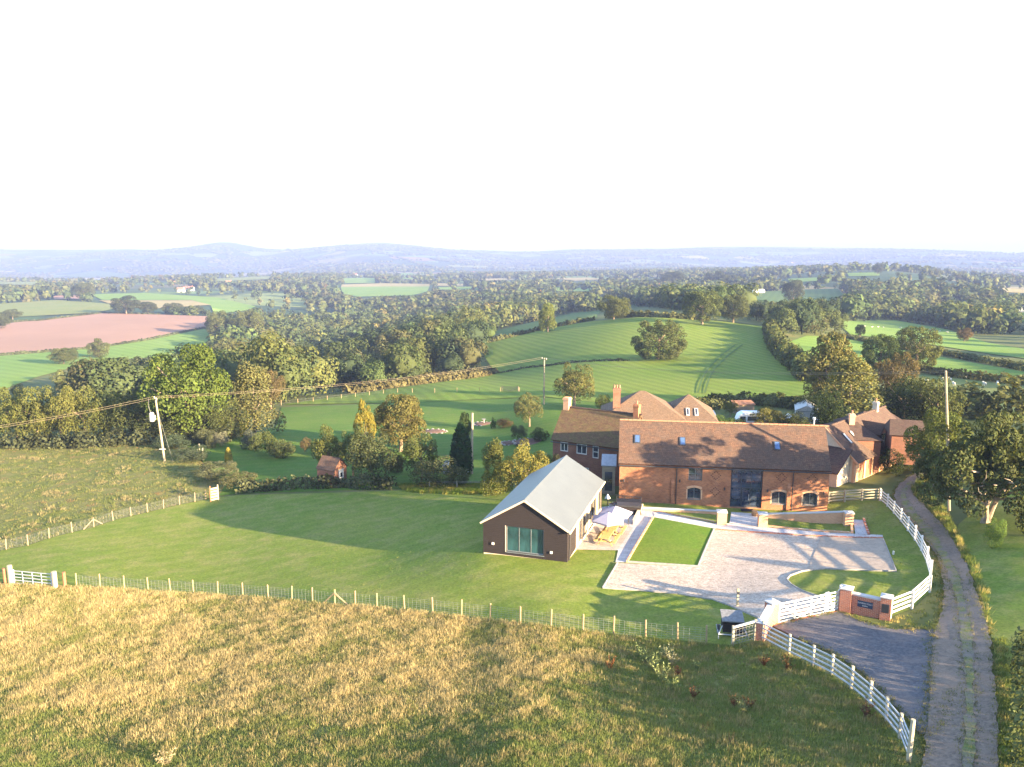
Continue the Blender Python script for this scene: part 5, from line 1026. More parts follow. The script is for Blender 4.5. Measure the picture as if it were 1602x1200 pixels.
# the yew's own twisted trunk and limbs
m = B('yew_bark'); yz = 0
m.tube([(0,0,-.3),(.1,0,.6),(.0,.1,1.5),(.25,0,2.6)],[.42,.31,.27,.22],9).tube([(.15,-.12,.1),(.5,-.1,1.4),(.95,-.1,2.6),(1.5,-.4,3.8)],[.23,.2,.17,.1],8)
for a, q, z0, z1 in ((2.9,3.4,1.9,2.9),(3.5,4.4,2.5,3.9),(.3,4.2,2.4,3.4),(-.6,3.9,2.4,4.6),(4.4,3.6,2.5,4.4),(4.9,3.3,2.6,5.3),(1.6,3.4,2.4,5.2),(5.6,4.3,2.2,3.6)): m.tube([(.15,0,z0),(math.cos(a)*q*.45,math.sin(a)*q*.45,z0+(z1-z0)*.3),(math.cos(a)*q,math.sin(a)*q,z1)],[.17,.11,.04],6)
for k in range(14):
    a = random.uniform(3.4,5.6); q = random.uniform(3.0,4.9); z = random.uniform(3.6,5.6); p = Vector((math.cos(a)*q, math.sin(a)*q, z)); e = Vector((random.uniform(-.7,.7), random.uniform(-.6,-.1), random.uniform(-.1,.7)))
    m.tube([p*.55+Vector((0,0,z*.35)), p, p+e, p+e*1.6+Vector((random.uniform(-.3,.3),0,random.uniform(0,.3)))],[.1,.06,.04,.015],5)
t_ = m.build('trunk', yw); t_.rotation_euler.z = -1.0
T(1554,858,812,34,'bush0',(.085,.13,.035),'round leafy bush at the foot of the yew',name='shrub',cat='shrub',trunk=None)
# left hedgerow trees; darker leaf colours carry the shade right of the lit row
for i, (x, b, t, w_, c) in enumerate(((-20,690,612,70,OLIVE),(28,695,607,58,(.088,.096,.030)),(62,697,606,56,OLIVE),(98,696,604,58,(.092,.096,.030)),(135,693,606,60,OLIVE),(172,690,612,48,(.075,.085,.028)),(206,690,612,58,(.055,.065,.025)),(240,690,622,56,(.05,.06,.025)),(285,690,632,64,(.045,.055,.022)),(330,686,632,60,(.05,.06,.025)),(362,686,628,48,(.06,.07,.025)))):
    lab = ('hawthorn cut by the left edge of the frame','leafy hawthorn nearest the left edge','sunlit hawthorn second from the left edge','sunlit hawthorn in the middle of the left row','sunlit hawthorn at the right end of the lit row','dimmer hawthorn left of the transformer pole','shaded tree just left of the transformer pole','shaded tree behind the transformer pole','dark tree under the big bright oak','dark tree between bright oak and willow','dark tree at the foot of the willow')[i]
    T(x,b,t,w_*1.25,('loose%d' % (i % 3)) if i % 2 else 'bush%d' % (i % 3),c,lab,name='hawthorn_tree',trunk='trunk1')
# garden shrubs on the left lawn
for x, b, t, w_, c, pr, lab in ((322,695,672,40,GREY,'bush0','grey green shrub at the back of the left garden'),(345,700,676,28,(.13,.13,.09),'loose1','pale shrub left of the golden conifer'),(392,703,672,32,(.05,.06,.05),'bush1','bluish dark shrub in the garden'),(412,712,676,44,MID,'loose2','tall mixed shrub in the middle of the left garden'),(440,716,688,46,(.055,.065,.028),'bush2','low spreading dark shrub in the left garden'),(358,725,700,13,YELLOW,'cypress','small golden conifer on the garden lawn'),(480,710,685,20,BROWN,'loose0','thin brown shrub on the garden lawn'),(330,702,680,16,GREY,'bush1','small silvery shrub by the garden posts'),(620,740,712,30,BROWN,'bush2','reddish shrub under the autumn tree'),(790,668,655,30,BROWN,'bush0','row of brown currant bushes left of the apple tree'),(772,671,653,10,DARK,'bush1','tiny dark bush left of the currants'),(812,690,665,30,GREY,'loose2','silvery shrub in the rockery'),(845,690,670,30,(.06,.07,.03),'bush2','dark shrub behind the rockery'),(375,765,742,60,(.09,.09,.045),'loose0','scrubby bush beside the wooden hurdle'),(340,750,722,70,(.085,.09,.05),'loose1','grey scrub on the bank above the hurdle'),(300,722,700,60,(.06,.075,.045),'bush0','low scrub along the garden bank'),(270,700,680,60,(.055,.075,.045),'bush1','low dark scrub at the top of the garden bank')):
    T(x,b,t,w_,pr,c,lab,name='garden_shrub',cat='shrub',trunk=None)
# hedges: leaf mass along a line
def hedge(name, P, wd, hg, colr, label, dens=26, size=.22, kind=None, cat='hedge', ragged=.35):
    rng = np.random.default_rng(len(label)); C = []; N = []; K = []
    for a, b in zip(P, P[1:]):
        a, b = np.array(a), np.array(b); L = np.linalg.norm(b-a); n = int(L*dens*(wd+2*hg)); t = rng.random(n); base = a+(b-a)*t[:,None]; d = (b-a)/L; s = np.array([d[1], -d[0], 0]); th = rng.uniform(-.2, math.pi+.2, n)
        lump = 1+ragged*np.sin(base[:,0]*1.3+base[:,1]*.9)*np.sin(base[:,1]*1.7+2)+rng.normal(0, .1, n); rr = 1-.35*rng.random(n)**2
        base[:,2] = H(base[:,0], base[:,1]); c = base+s*(np.cos(th)*wd/2*rr*lump)[:,None]; c[:,2] += np.abs(np.sin(th))**.7*hg*rr*lump; C.append(c); nn = s*np.cos(th)[:,None]; nn[:,2] += np.sin(th)+.1; N.append(nn); K.append(rng.uniform(.7,1.3,n)*(1+.25*np.sin(base[:,0]*.9)))
    c, nn, k = np.vstack(C), np.vstack(N), np.concatenate(K); v, f = cards(c, nn, size, rng, .8); o = link(name, npmesh(name, v, f, 'leaves', np.stack([k, k, k], 1)*np.array(colr))); return tag(o, label, cat, kind=kind)
PX = lambda l: [tuple(G(x, y)) for x, y in l]
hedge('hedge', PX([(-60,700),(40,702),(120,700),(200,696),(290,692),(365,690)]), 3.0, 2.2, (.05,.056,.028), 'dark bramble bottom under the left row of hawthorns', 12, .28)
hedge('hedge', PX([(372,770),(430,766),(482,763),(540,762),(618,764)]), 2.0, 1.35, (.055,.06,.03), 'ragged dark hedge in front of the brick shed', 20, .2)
hedge('hedge', PX([(1612,1015),(1614,1080),(1617,1150),(1622,1260)]), 1.8, 1.6, (.07,.082,.035), 'leafy hedge along the right edge by the track', 40, .12)
hedge('hedge', PX([(760,538),(800,528),(860,514),(905,505),(930,501)]), 2.6, 1.8, (.08,.085,.035), 'low bushy hedge along the top left of the hill field', 6, .5)
hedge('hedge', PX([(950,498),(1010,496),(1060,499),(1110,503)]), 3, 2.2, (.11,.11,.04), 'bushy hedge along the crest of the hill field', 5, .6)
hedge('hedge', PX([(1204,516),(1208,532),(1216,550),(1232,566),(1252,582),(1266,598)]), 4.5, 4.2, (.075,.085,.028), 'tall thick hedge down the right side of the hill field', 6, .6)
hedge('hedge', PX([(1310,527),(1360,537),(1430,548),(1500,560),(1560,571),(1640,586)]), 2.4, 1.6, (.07,.08,.035), 'dark hedge below the distant sheep field', 7, .4)
hedge('hedge', PX([(1425,580),(1480,588),(1540,595),(1600,601),(1660,608)]), 2.2, 1.6, (.085,.085,.035), 'hedge between pale field and olive field', 10, .32)
hedge('hedge', PX([(1462,556),(1500,564),(1560,577),(1640,592)]), 2.0, 1.3, (.07,.08,.035), 'thin hedge across the right pale field', 8, .35) if 0 else None
hedge('hedge', PX([(1405,640),(1440,652),(1480,650),(1520,652),(1560,652),(1620,652)]), 6, 4.6, (.085,.09,.035), 'tall mixed hedgerow behind the yew', 9, .42)
hedge('hedge', PX([(0,556),(90,550),(160,544),(230,533),(320,514)]), 2.5, 1.4, (.06,.07,.035), 'dark low hedge under the ploughed field', 4, .7)
hedge('hedge', PX([(-60,507),(60,503),(160,491),(250,493)]), 2.5, 1.6, (.07,.075,.04), 'thin hedge at the top of the ploughed field', 3, .9)
hedge('scrub_bank', PX([(1085,640),(1120,632),(1180,630),(1240,634),(1262,640)]), 7, 1.5, (.07,.075,.03), 'rough dark weedy strip below the hill field', 9, .35, cat='scrub')
hedge('hedge', PX([(442,636),(520,640),(600,640)]), 1.2, .5, (.06,.09,.03), 'faint grassy line below the far fence', 6, .25) if 0 else None
hedge('hedge', PX([(540,616),(620,606),(700,596),(775,584)]), 4, 2.2, (.09,.08,.035), 'brambly margin at the foot of the valley wood', 6, .45)
hedge('hedge', PX([(780,585),(820,577),(860,573),(985,566)]), 1.2, .7, (.06,.06,.035), 'thin ditch line of weeds left of the lone oak', 7, .3)
# trees on far field edges that stand out one by one
for x, b, t, w_, c, pr, lab in ((857,520,474,30,(.10,.12,.035),'tall1','slender pale green tree at the end of the far strip'),(960,500,462,56,(.07,.08,.03),'oak0','broad oak on the left of the hill crest'),(1098,508,455,64,(.065,.08,.028),'oak1','large oak in the middle of the hill crest'),(1147,505,461,48,(.06,.07,.028),'oak2','rounded oak right of the middle crest oak'),(1345,527,508,16,DARK,'oak1','small dark tree between the right fields'),(1508,535,513,24,(.09,.066,.03),'oak0','small russet tree at the end of the pale field'),(198,492,463,46,(.04,.05,.03),'oak0','largest dark tree of the clump by the ploughed field'),(232,491,472,28,(.05,.06,.03),'oak1','second dark tree of the clump by the ploughed field'),(270,491,474,34,(.055,.065,.035),'oak2','third dark tree of the clump by the ploughed field'),(308,490,478,22,(.06,.07,.035),'oak0','small dark tree right of the field clump'),(132,470,443,34,(.06,.07,.035),'oak1','tall tree at the corner of the grey green field'),(-4,515,488,44,(.05,.06,.03),'oak2','tree cut by the left edge beside the ploughed field'),(1372,430,411,18,(.05,.06,.04),'oak0','single tree standing on the far knoll'),(1240,476,438,34,(.055,.065,.03),'oak1','round tree below the knoll in the dull field'),(1052,452,425,44,(.04,.05,.03),'oak2','dark domed tree behind the brick house'),(1118,452,424,38,(.04,.05,.03),'oak0','tall dark tree left of the cream farmhouse'),(1140,452,430,36,(.05,.06,.03),'oak1','leafy tree beside the cream farmhouse'),(345,530,487,44,(.075,.085,.035),'oak0','big tree at the corner of the ploughed field'),(390,535,488,48,(.065,.075,.03),'oak1','broad tree right of the ploughed field corner'),(155,560,530,34,(.075,.085,.035),'tall0','bushy tree in front of the valley pasture'),(100,570,545,44,(.07,.08,.03),'oak2','rounded tree left of the valley pasture'),(20,500,484,30,(.06,.07,.03),'oak0','small tree at the left above the ploughed field')):
    T(x,b,t,w_,pr,c,lab,name='field_tree')
# woodland: individual trees for the nearest ones, the rest joined
def low_tree(seed, n, size, ico):
    rng = np.random.default_rng(seed); lob = lobes_round(seed, 14, .66, (.28,.46), .55, .34, .7); v, f, col = crown(seed, lob, n, size, .38, .25)
    bm = bmesh.new(); bmesh.ops.create_icosphere(bm, subdivisions=ico, radius=1); cv_ = np.array([q.co[:] for q in bm.verts]); cf = np.array([[q.index for q in fc.verts] for fc in bm.faces]); bm.free()
    cv_ *= (np.array([.6,.6,.28])*(1+.14*np.sin(cv_[:,[0]]*5+seed)*np.cos(cv_[:,[1]]*4))); cv_[:,2] += .52
    v = scale_proto(v); f3 = np.vstack([f[:, [0,1,2]], f[:, [0,2,3]]]); col = np.vstack([col, col]); V = np.vstack([v, cv_]); FF = np.vstack([f3, cf+len(v)]); CC = np.vstack([col, np.full((len(cf), 3), .9)])
    return V, FF, CC
LOW = {0: [low_tree(100+i, 2200, .058, 2) for i in range(6)], 1: [low_tree(120+i, 230, .16, 1) for i in range(6)], 2: [low_tree(140+i, 34, .42, 1) for i in range(5)]}
tm = B('bark').tube([(0,0,-.05),(0,0,.35)],[.06,.04],5)
WOODM = []
for V, FF, CC in LOW[0]:
    tv, tf = np.array(tm.v), np.array([[0,1,6],[0,6,5],[1,2,7],[1,7,6],[2,3,8],[2,8,7],[3,4,9],[3,9,8],[4,0,5],[4,5,9]])
    WOODM.append(npmesh('woodland_tree', np.vstack([V, tv]), np.vstack([FF, tf+len(V)]), 'leaves', np.vstack([CC, np.full((len(tf),3), .8)])))
N = 60000; rw = np.random.default_rng(11); az = rw.uniform(-.64, .64, N); r_ = np.sqrt(rw.uniform(150**2, 2600**2, N)); X = np.sin(az)*r_; Y = np.cos(az)*r_; Z = H(X, Y)
px, py, zc = proj(X, Y, Z); hgt = rw.uniform(8, 18, N)*np.where(rw.random(N) < .25, .55, 1); pyt = proj(X, Y, Z+hgt*.8)[1]; pym = proj(X, Y, Z+hgt*.45)[1]; wid = hgt*rw.uniform(.8, 1.15, N); half = wid*.5/zc*F
block = np.zeros(N, bool)
for nm, polys in FIELDS.items():
    for pl in polys:
        for yy in (py, pym, pyt):
            for dx in (-.55, 0, .55): block |= inpoly(px+half*dx, yy, pl)
# the plot, garden and yard stay clear
block |= inpoly(px, py, [(-400,1400),(-400,640),(0,640),(170,640),(330,640),(430,650),(440,634),(600,611),(775,585),(1000,600),(1275,615),(1300,585),(1415,612),(1440,650),(2200,655),(2200,1400)])
block |= inpoly(px, py, [(1270,525),(1700,525),(1700,655),(1270,655)]) | inpoly(px, py, [(930,470),(1205,505),(1205,600),(930,600)])
noise = np.sin(X*.0061+1.3)*np.cos(Y*.0047+.4)+.6*np.sin(X*.013+Y*.009)+.4*np.sin(X*.027-Y*.021+2)
far_ = r_ > 900
dens = np.where(far_, np.where(noise > np.where(r_ > 1400, .3, .05), .85, .04), 1.0); block |= rw.random(N) > dens
zone = (py < 640) & (r_ > 165); ok = ~block & zone
# thin out with a hash grid so crowns barely overlap
idx = np.where(ok)[0]; idx = idx[np.argsort(r_[idx])]; grid = {}; keep = []
for i in idx:
    s = 8.2 if r_[i] < 900 else (8.5 if r_[i] < 1700 else 14); k = (int(X[i]//s), int(Y[i]//s), s)
    if k in grid: continue
    grid[k] = 1; keep.append(i)
keep = np.array(keep); print('woodland', len(keep))
pal = np.array([(.066,.082,.032),(.085,.095,.034),(.048,.064,.028),(.072,.074,.034),(.082,.086,.036),(.038,.054,.028),(.06,.085,.032),(.13,.115,.038),(.12,.08,.035)]); pw = np.array([.22,.15,.2,.1,.06,.16,.1,.008,.006]); pw = pw/pw.sum()
cid = rw.choice(len(pal), N, p=pw)
order = keep[np.argsort(r_[keep])]; solo, rest = order[:300], order[300:]
def place_name(x, y):
    if x > 1180: return 'leafy tree in the wood on the far right slopes', 'trees on the far right slopes'
    if x > 760: return 'leafy tree in the wood beyond the hill field', 'trees beyond the hill field'
    if x > 420: return 'leafy tree at the near edge of the valley wood', 'trees at the near edge of the valley wood'
    return 'leafy tree in the wooded valley behind the left hedgerow', 'trees in the left valley'
for i in solo:
    o = link('woodland_tree', WOODM[i % len(WOODM)]); o.location = (X[i], Y[i], Z[i]-.2); o.rotation_euler.z = rw.uniform(0, 6.28); o.scale = (wid[i]/2*1.08, wid[i]/2*1.08, hgt[i]); c = pal[cid[i]]*rw.uniform(.85, 1.15); o.color = (*c, 1)
    lab, grp = place_name(px[i], py[i]); k_ = ('mid green','olive','deep green','brownish olive','light olive','dark green','fresh green','yellowing','russet')[cid[i]]; sz = 'tall ' if hgt[i] > 13 else ('small ' if hgt[i] < 8 else ''); tag(o, sz+k_+lab.replace('leafy', ''), 'tree', sz+k_+' '+grp)
def merged(name, ids, lod, label, mat='leaves'):
    Vs, Fs, Cs = [], [], []; b = 0
    for i in ids:
        V, FF, CC = LOW[lod][i % len(LOW[lod])]; a = rw.uniform(0, 6.28); ca, sa_ = math.cos(a), math.sin(a); w2 = wid[i]/2*1.12
        v = np.column_stack([(V[:,0]*ca-V[:,1]*sa_)*w2+X[i], (V[:,0]*sa_+V[:,1]*ca)*w2+Y[i], V[:,2]*hgt[i]+Z[i]-.3]); Vs.append(v); Fs.append(FF+b); b += len(v); Cs.append(CC*pal[cid[i]]*rw.uniform(.85, 1.15))
    return tag(link(name, npmesh(name, np.vstack(Vs), np.vstack(Fs), mat, np.vstack(Cs))), label, kind='stuff')
r1 = [i for i in rest if r_[i] < 950]; r2 = [i for i in rest if r_[i] >= 950]
merged('woodland', r1, 1, 'mixed woodland filling the middle of the valley'); merged('far_woodland', r2, 2, 'distant woods and hedgerow trees fading into the haze')
# farther still: hedgerow and copse trees out over the plain, one joined mass
oc = np.array([(1,0,.45),(0,1,.5),(-1,0,.45),(0,-1,.4),(.1,.05,1),(0,0,0)], float); of = np.array([(0,1,4),(1,2,4),(2,3,4),(3,0,4),(1,0,5),(2,1,5),(3,2,5),(0,3,5)])
M_ = 90000; a2 = rw.uniform(-.62, .62, M_); r2_ = np.sqrt(rw.uniform(2400**2, 7400**2, M_)); x2, y2 = np.sin(a2)*r2_, np.cos(a2)*r2_
n2 = np.sin(x2*.0031+1.3)*np.cos(y2*.0023+.4)+.6*np.sin(x2*.0065+y2*.0045)+.5*np.sin(x2*.012-y2*.009+2)+.4*np.sin(x2*.021+y2*.017)
line = (np.abs(np.sin(x2*.006+y2*.0021)) < .06) | (np.abs(np.sin(y2*.0042-x2*.0016+.7)) < .05)
k2 = ((n2 > .35) & (rw.random(M_) < .5)) | (line & (rw.random(M_) < .45)); x2, y2 = x2[k2][:22000], y2[k2][:22000]; z2 = H(x2, y2); m2 = len(x2); w2_ = rw.uniform(5, 11, m2)*np.hypot(x2, y2)/4500+3; h2_ = rw.uniform(8, 15, m2)
ang = rw.uniform(0, 6.28, m2); ca, sa_ = np.cos(ang)[:,None], np.sin(ang)[:,None]; V2 = np.stack([(oc[None,:,0]*ca-oc[None,:,1]*sa_)*w2_[:,None]+x2[:,None], (oc[None,:,0]*sa_+oc[None,:,1]*ca)*w2_[:,None]+y2[:,None], oc[None,:,2]*h2_[:,None]+z2[:,None]-1], 2).reshape(-1, 3)
F2 = (of[None]+np.arange(m2)[:,None,None]*6).reshape(-1, 3); C2 = np.repeat(pal[rw.choice(7, m2)]*rw.uniform(.8, 1.2, m2)[:,None], 8, 0)
tag(link('plain_woodland', npmesh('plain_woodland', V2, F2, 'leaves', C2)), 'specks of hedgerow trees and copses across the far plain', kind='stuff')
print('wood lods', len(solo), len(r1), len(r2))
# trees and hedgerow beside the lane, right of the frame: they throw the shade on drive and yard
for i, (x, y, h_, w_, pr) in enumerate(((33,25.5,2.5,5,'bush0'),(42,29,3.5,5.5,'oak1'),(55,36,6.0,3.2,'tall1'),(66,38,7.2,3.0,'oak2'),(89,47,12,4.5,'tall2'),(66,57,7.0,3.0,'loose1'),(98,44,11.5,5,'oak1'))):
    tree(Vector((x, y, h1(x, y)-.1)), w_, h_, pr, MID, ('low thorn','broad oak','slim ash','high oak','tall poplar','loose thorn','great oak')[i]+' in the lane hedgerow beyond the right edge', name='lane_tree')
# ---------------------------------------------------------------- grass
def tufts(name, P, hgt, spread, blades, cols, label, wd=.012, lean=.35, jitter=.25):
    """P (n,3) tuft feet; cols (n,3) base colour of each tuft"""
    rng = np.random.default_rng(len(name)*7+len(P)); n = len(P); m = n*blades; base = np.repeat(P, blades, 0); h_ = np.repeat(hgt, blades)*rng.uniform(.55, 1.1, m); a = rng.uniform(0, 6.28, m); q = np.repeat(spread, blades)*np.sqrt(rng.random(m))
    base = base+np.stack([np.cos(a)*q, np.sin(a)*q, np.full(m, -.03)], 1); t = rng.uniform(0, 6.28, m); ln = h_*lean*rng.random(m); tip = base+np.stack([np.cos(t)*ln+h_*.08, np.sin(t)*ln, h_], 1)
    w_ = np.repeat(wd, m)*rng.uniform(.7, 1.5, m) if np.isscalar(wd) else np.repeat(wd, blades); b = rng.uniform(0, 3.14, m); s = np.stack([np.cos(b), np.sin(b), np.zeros(m)], 1)*w_[:,None]
    v = np.stack([base-s, base+s, tip], 1).reshape(-1, 3); f = np.arange(3*m).reshape(m, 3); c = np.repeat(cols, blades, 0)*rng.uniform(1-jitter, 1+jitter, m)[:,None]
    return tag(link(name, npmesh(name, v, f, 'grass_blades', c)), label, kind='stuff')
def fnoise(x, y, s, seed):
    rng = np.random.default_rng(seed); out = np.zeros_like(x); amp = 1
    for o in range(4):
        for _ in range(3): a = rng.uniform(0, 6.28); k = 2*math.pi/s*2**o*rng.uniform(.7,1.4); out += amp*np.sin((x*math.cos(a)+y*math.sin(a))*k+rng.uniform(0,6.28)+1.3*np.sin((x*math.sin(a)-y*math.cos(a))*k*.6))/3
        amp *= .6
    return out
def scatter(poly_pix, n, seed, pad=0):
    rng = np.random.default_rng(seed); wp = np.array([tuple(p) for p in world_poly(poly_pix, 30)]); lo, hi = wp.min(0), wp.max(0); out = np.zeros((0, 2))
    q = rng.uniform(lo, hi, (n*4, 2)); q = q[inpoly(q[:,0], q[:,1], [tuple(p) for p in wp])][:n]; return np.column_stack([q, H(q[:,0], q[:,1])+.03])
mp_ = scatter(meadow, 70000, 3); px, py, zc = proj(mp_[:,0], mp_[:,1], mp_[:,2]); rg = np.random.default_rng(4); rg0 = np.random.default_rng(44)
# dry hay stands in a broad band left of a line; green, dock-strewn grass to the right and along the bottom
edge = 905+40*fnoise(mp_[:,0], mp_[:,1], 14, 9); low = np.interp(px, [-100, 0, 300, 500, 800, 900], [1085, 1102, 1150, 1142, 1105, 1070])+26*fnoise(mp_[:,0], mp_[:,1], 9, 8)
sig = lambda d: 1/(1+np.exp(-d)); dryz = rg.random(len(px)) < sig((edge-px)/26)*sig((low-py)/9); f1 = .5*fnoise(mp_[:,0], mp_[:,1], 4.3, 1)+.5*fnoise(mp_[:,0]+3*np.sin(mp_[:,1]*.21), mp_[:,1]+2*np.sin(mp_[:,0]*.17), 9.7, 101); f2 = fnoise(mp_[:,0], mp_[:,1], 1.7, 2)+.5*rg0.normal(size=len(mp_)); big = fnoise(mp_[:,0], mp_[:,1], 12, 77); tall = dryz & (rg.random(len(px)) < np.clip(.68+.36*f1+.2*f2+.4*big, .1, 1))
hgt = np.where(tall, .30+.09*np.clip(f1, -1, 1)+.03*f2, np.where(dryz, .28, .20+.05*f1)); hgt = np.clip(hgt, .1, .95)*rg.uniform(.8, 1.2, len(px))
dryc = np.array((.37,.285,.135)); grn = np.array((.15,.185,.055)); olv = np.array((.235,.21,.08)); red = np.array((.15,.085,.05)); pale = np.array((.43,.345,.185))
mixv = np.clip(.5+.4*f2+.25*f1, 0, 1)[:,None]; c = np.where(tall[:,None], dryc*(1-mixv*.5)+pale*mixv*.5, np.where(dryz[:,None], olv*.5+grn*.5, grn*(1-.4*mixv)+olv*.4*mixv)); tan = (~dryz) & (f2 > .75) ; c[tan] = (.26,.215,.10); rd = (~dryz) & (px > 880) & (f1 > .9) & (rg.random(len(px)) < .12); c[rd] = red; hgt[rd] *= 2.0
hgt[tan] *= 1.5
tufts('meadow_grass', mp_, hgt, rg.uniform(.12, .36, len(px)), 15, c, 'tall straw coloured meadow grass mixed with green', .012, .55)
pp = scatter(paddock, 12000, 5); g1 = fnoise(pp[:,0], pp[:,1], 9, 21); g2 = fnoise(pp[:,0], pp[:,1], 3, 22); hg = np.clip(.20+.10*g1+.09*g2, .08, .5)*np.random.default_rng(8).uniform(.5, 1.5, len(pp)); c = np.where((g1+.4*g2 > .8)[:,None], np.array((.20,.17,.09)), np.where((g2 > .5)[:,None], np.array((.17,.155,.065)), np.array((.105,.12,.042)))); c = np.where(((g1 < -.7) & (g2 > .2))[:,None], np.array((.16,.10,.055)), c)
tufts('paddock_tussocks', pp, hg, np.full(len(pp), .3), 9, c, 'rough tussock grass in the paddock', .03, .5)
lp = scatter(lawn, 20000, 6); px, py, zc = proj(lp[:,0], lp[:,1], lp[:,2])
hide = np.zeros(len(px), bool)
for nm in (yard, [(902,861),(967,862),(963,881),(981,881),(1025,812),(1031,803),(1010,799),(960,790),(936,795)], [(1020,800),(1190,826),(1381,838),(1381,845),(1117,830),(1024,812)], [(1140,803),(1195,806),(1195,828),(1138,822)], [(1330,812),(1352,812),(1362,840),(1335,838)]): hide |= inpoly(px, py, nm)
bx = np.array([tuple((pool.matrix_basis.inverted()@Vector(p))) for p in lp]); hide |= (bx[:,0] > -.1) & (bx[:,0] < PW+.1) & (bx[:,1] > -.1) & (bx[:,1] < PL+.1); lp = lp[~hide]
g1 = fnoise(lp[:,0], lp[:,1], 6, 31); c = np.where((g1 > .5)[:,None], np.array((.17,.18,.05)), np.array((.105,.15,.03)))
tufts('lawn_blades', lp, np.full(len(lp), .07), np.full(len(lp), .22), 8, c, 'short grass blades of the mown lawn', .014, .7)
vp = scatter([(1440,1230),(1430,1130),(1440,1060),(1465,960),(1480,920),(1470,880),(1440,845),(1398,800),(1391,790),(1392,800),(1430,846),(1450,880),(1458,905),(1455,930),(1428,955),(1395,972),(1330,962),(1345,975),(1400,985),(1440,1000)], 1400, 7); vp2 = scatter([(1440,745),(1425,766),(1436,782),(1464,808),(1492,843),(1518,895),(1539,950),(1550,985),(1545,930),(1525,880),(1500,840),(1480,800),(1450,770),(1460,750)], 3400, 8); vp3 = scatter(strip, 1500, 9); vp4 = scatter([(1558,1000),(1561,1080),(1562,1180),(1572,1260),(1590,1260),(1582,1100),(1575,1000)], 1500, 12)
vv = np.vstack([vp, vp2, vp3, vp4]); g = fnoise(vv[:,0], vv[:,1], 3, 41); hh = np.concatenate([np.full(len(vp), .14), np.full(len(vp2), .4), np.full(len(vp3), .10), np.full(len(vp4), .2)])*np.random.default_rng(1).uniform(.6, 1.4, len(vv)); c = np.where((g > .3)[:,None], np.array((.26,.22,.08)), np.array((.10,.125,.035)))
tufts('verge_tufts', vv, hh, np.full(len(vv), .2), 10, c, 'rough verge grass beside the track', .018, .5)
def along(lines, per_m, width, seed):
    rng = np.random.default_rng(seed); out = []
    for ln in lines:
        P = [G(x, y).xy for x, y in ln]
        for a, b in zip(P, P[1:]):
            n = int((b-a).length*per_m); t = rng.random(n); d = (b-a).normalized(); o = rng.normal(0, width, n); out.append(np.stack([a.x+(b.x-a.x)*t+d.y*o, a.y+(b.y-a.y)*t-d.x*o], 1))
    q = np.vstack(out); return np.column_stack([q, H(q[:,0], q[:,1])+.06])
ed = along([track[:21], track[21:], drive[:5], drive[6:], strip[:17], strip[17:]], 26, .16, 60); g = fnoise(ed[:,0], ed[:,1], 2.5, 61)
tufts('edge_grass', ed, np.full(len(ed), .12)*np.random.default_rng(2).uniform(.5, 1.5, len(ed)), np.full(len(ed), .14), 8, np.where((g > .2)[:,None], np.array((.20,.17,.075)), np.array((.10,.115,.04))), 'ragged grass creeping over the track edges', .016, .8)
ep = scatter([(620,760),(640,771),(700,774),(760,774),(800,768),(800,758),(700,757)], 2600, 13); g = fnoise(ep[:,0], ep[:,1], 5, 51); tufts('long_grass', ep, np.full(len(ep), .45), np.full(len(ep), .25), 9, np.where((g > .2)[:,None], np.array((.22,.20,.05)), np.array((.12,.16,.03))), 'long sunlit grass behind the pool house', .03, .5)
# thistles and dock standing in the meadow
def weed(seed, colr, mat='leaves'):
    """stalks that share one root, with leaf blades along them"""
    rng = np.random.default_rng(seed); V = [(0,0,-.05)]; FF = []
    for k in range(16):
        a = rng.uniform(0, 6.28); lean = rng.uniform(.1, .5); top = rng.uniform(.55, 1.0); prev = 0
        for t in np.linspace(.1, 1, 15):
            p = np.array([math.cos(a)*t*lean, math.sin(a)*t*lean, t*top])+rng.normal(0, .012, 3); V.append(tuple(p)); cur = len(V)-1
            q = p+unit(1, rng)[0]*rng.uniform(.05, .13); V.append(tuple(q)); FF.append((prev, cur, cur+1)); q2 = p+unit(1, rng)[0]*rng.uniform(.04, .1); V.append(tuple(q2)); FF.append((prev, cur+2, cur)); prev = cur
    return npmesh('weed', V, FF, mat, np.full((len(FF), 3), .8)*rng.uniform(.7, 1.2, (len(FF), 1)))
WM = [weed(i, None) for i in range(3)]
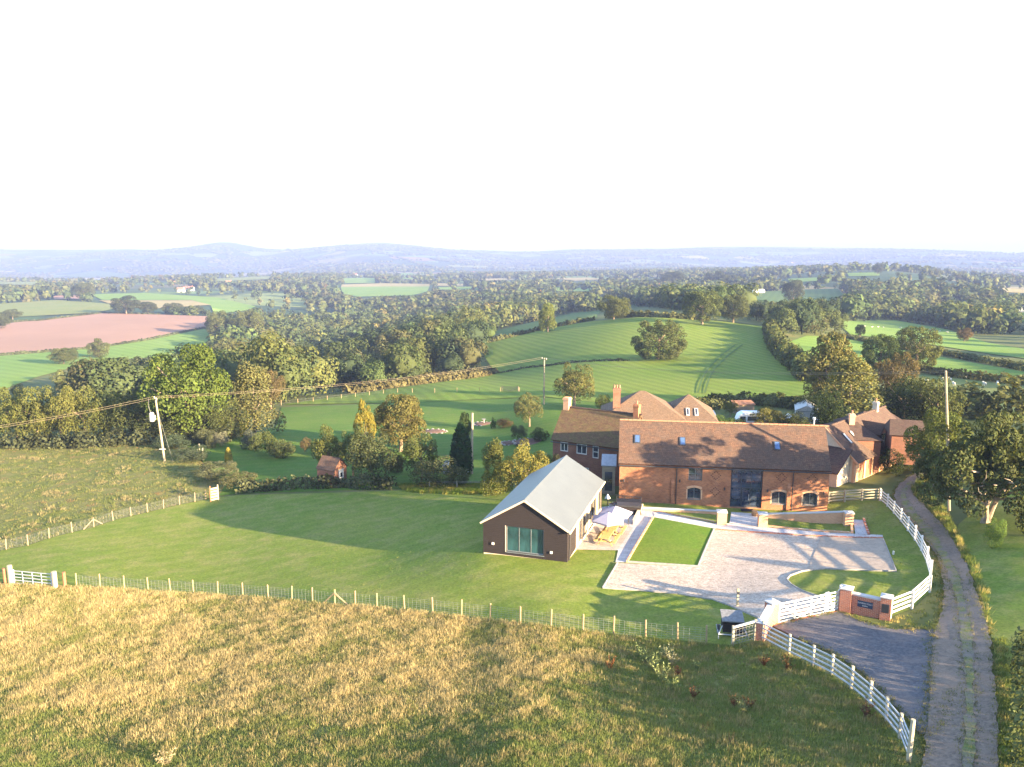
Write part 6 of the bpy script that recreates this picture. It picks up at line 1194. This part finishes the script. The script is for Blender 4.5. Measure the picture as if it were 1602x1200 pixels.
for i, (x, y, h_, c, kind) in enumerate(((1036,1060,1.2,(.22,.25,.11),'tall pale thistle clump in the lower meadow'),(1022,1042,1.1,(.20,.23,.10),'thistle clump up the slope from the tall pale one'),(1052,1075,1.0,(.19,.22,.09),'thistle clump beside the tall pale one'),(1010,1030,.9,(.17,.21,.09),'small thistle below the wire fence'),(1042,1022,1.0,(.21,.22,.13),'grey seeding thistle below the wire fence'),(1050,1035,1.0,(.24,.23,.15),'fluffy seeding thistle near the red dock'),(998,1022,.8,(.15,.19,.08),'short thistle at the upper left of the thistle patch'),(1090,1040,.7,(.16,.20,.09),'single thistle at the right of the patch'),(1162,1108,.75,(.20,.21,.10),'pale weed stalk in the green meadow'),(262,1190,1.1,(.33,.27,.16),'dry pale weed clump at the bottom left'),(1085,1085,.8,(.13,.065,.038),'red dock stalks right of the thistles'),(1060,1050,.6,(.15,.06,.035),'bright red dock behind the thistles'),(1172,1100,.7,(.125,.068,.038),'rusty dock in the middle of the green meadow'),(1148,1098,.7,(.12,.065,.036),'rusty dock left of the pale weed stalk'),(955,1040,.8,(.18,.08,.035),'brown dock below the wire fence'),(1232,1040,.9,(.14,.082,.042),'russet dock against the curved rail fence'),(1355,1115,.9,(.16,.09,.06),'brown dock at the lower bend of the rail fence'),(1195,1035,.7,(.18,.07,.035),'rusty dock below the brick pillar'))):
    p = G(x, y+8); o = link('dock_plant' if 'dock' in kind else 'thistle_plant', WM[i % 3]); o.location = p; o.scale = (h_*1.1, h_*1.1, h_); o.rotation_euler.z = i*1.7; o.color = (*c, 1); tag(o, kind, 'plant')
# ---------------------------------------------------------------- air
def haze():
    n = NT('haze_air'); t = n.t; t.nodes.remove(n.b); v = n.new('ShaderNodeVolumePrincipled'); v.inputs['Color'].default_value = (.195,.25,.455,1); v.inputs['Density'].default_value = HAZE_DENSITY; v.inputs['Anisotropy'].default_value = 0.0
    n.link(v.outputs[0], t.nodes['Material Output'].inputs['Volume']); MAT['haze'] = n.m
    B('haze').box(-12500,-12500,-260,12500,12500,70); o = B('haze').box(-12500,-12500,-260,12500,12500,70).build('haze'); o['kind'] = 'stuff'; o['label'] = 'pale blue haze lying over the whole valley'
haze()
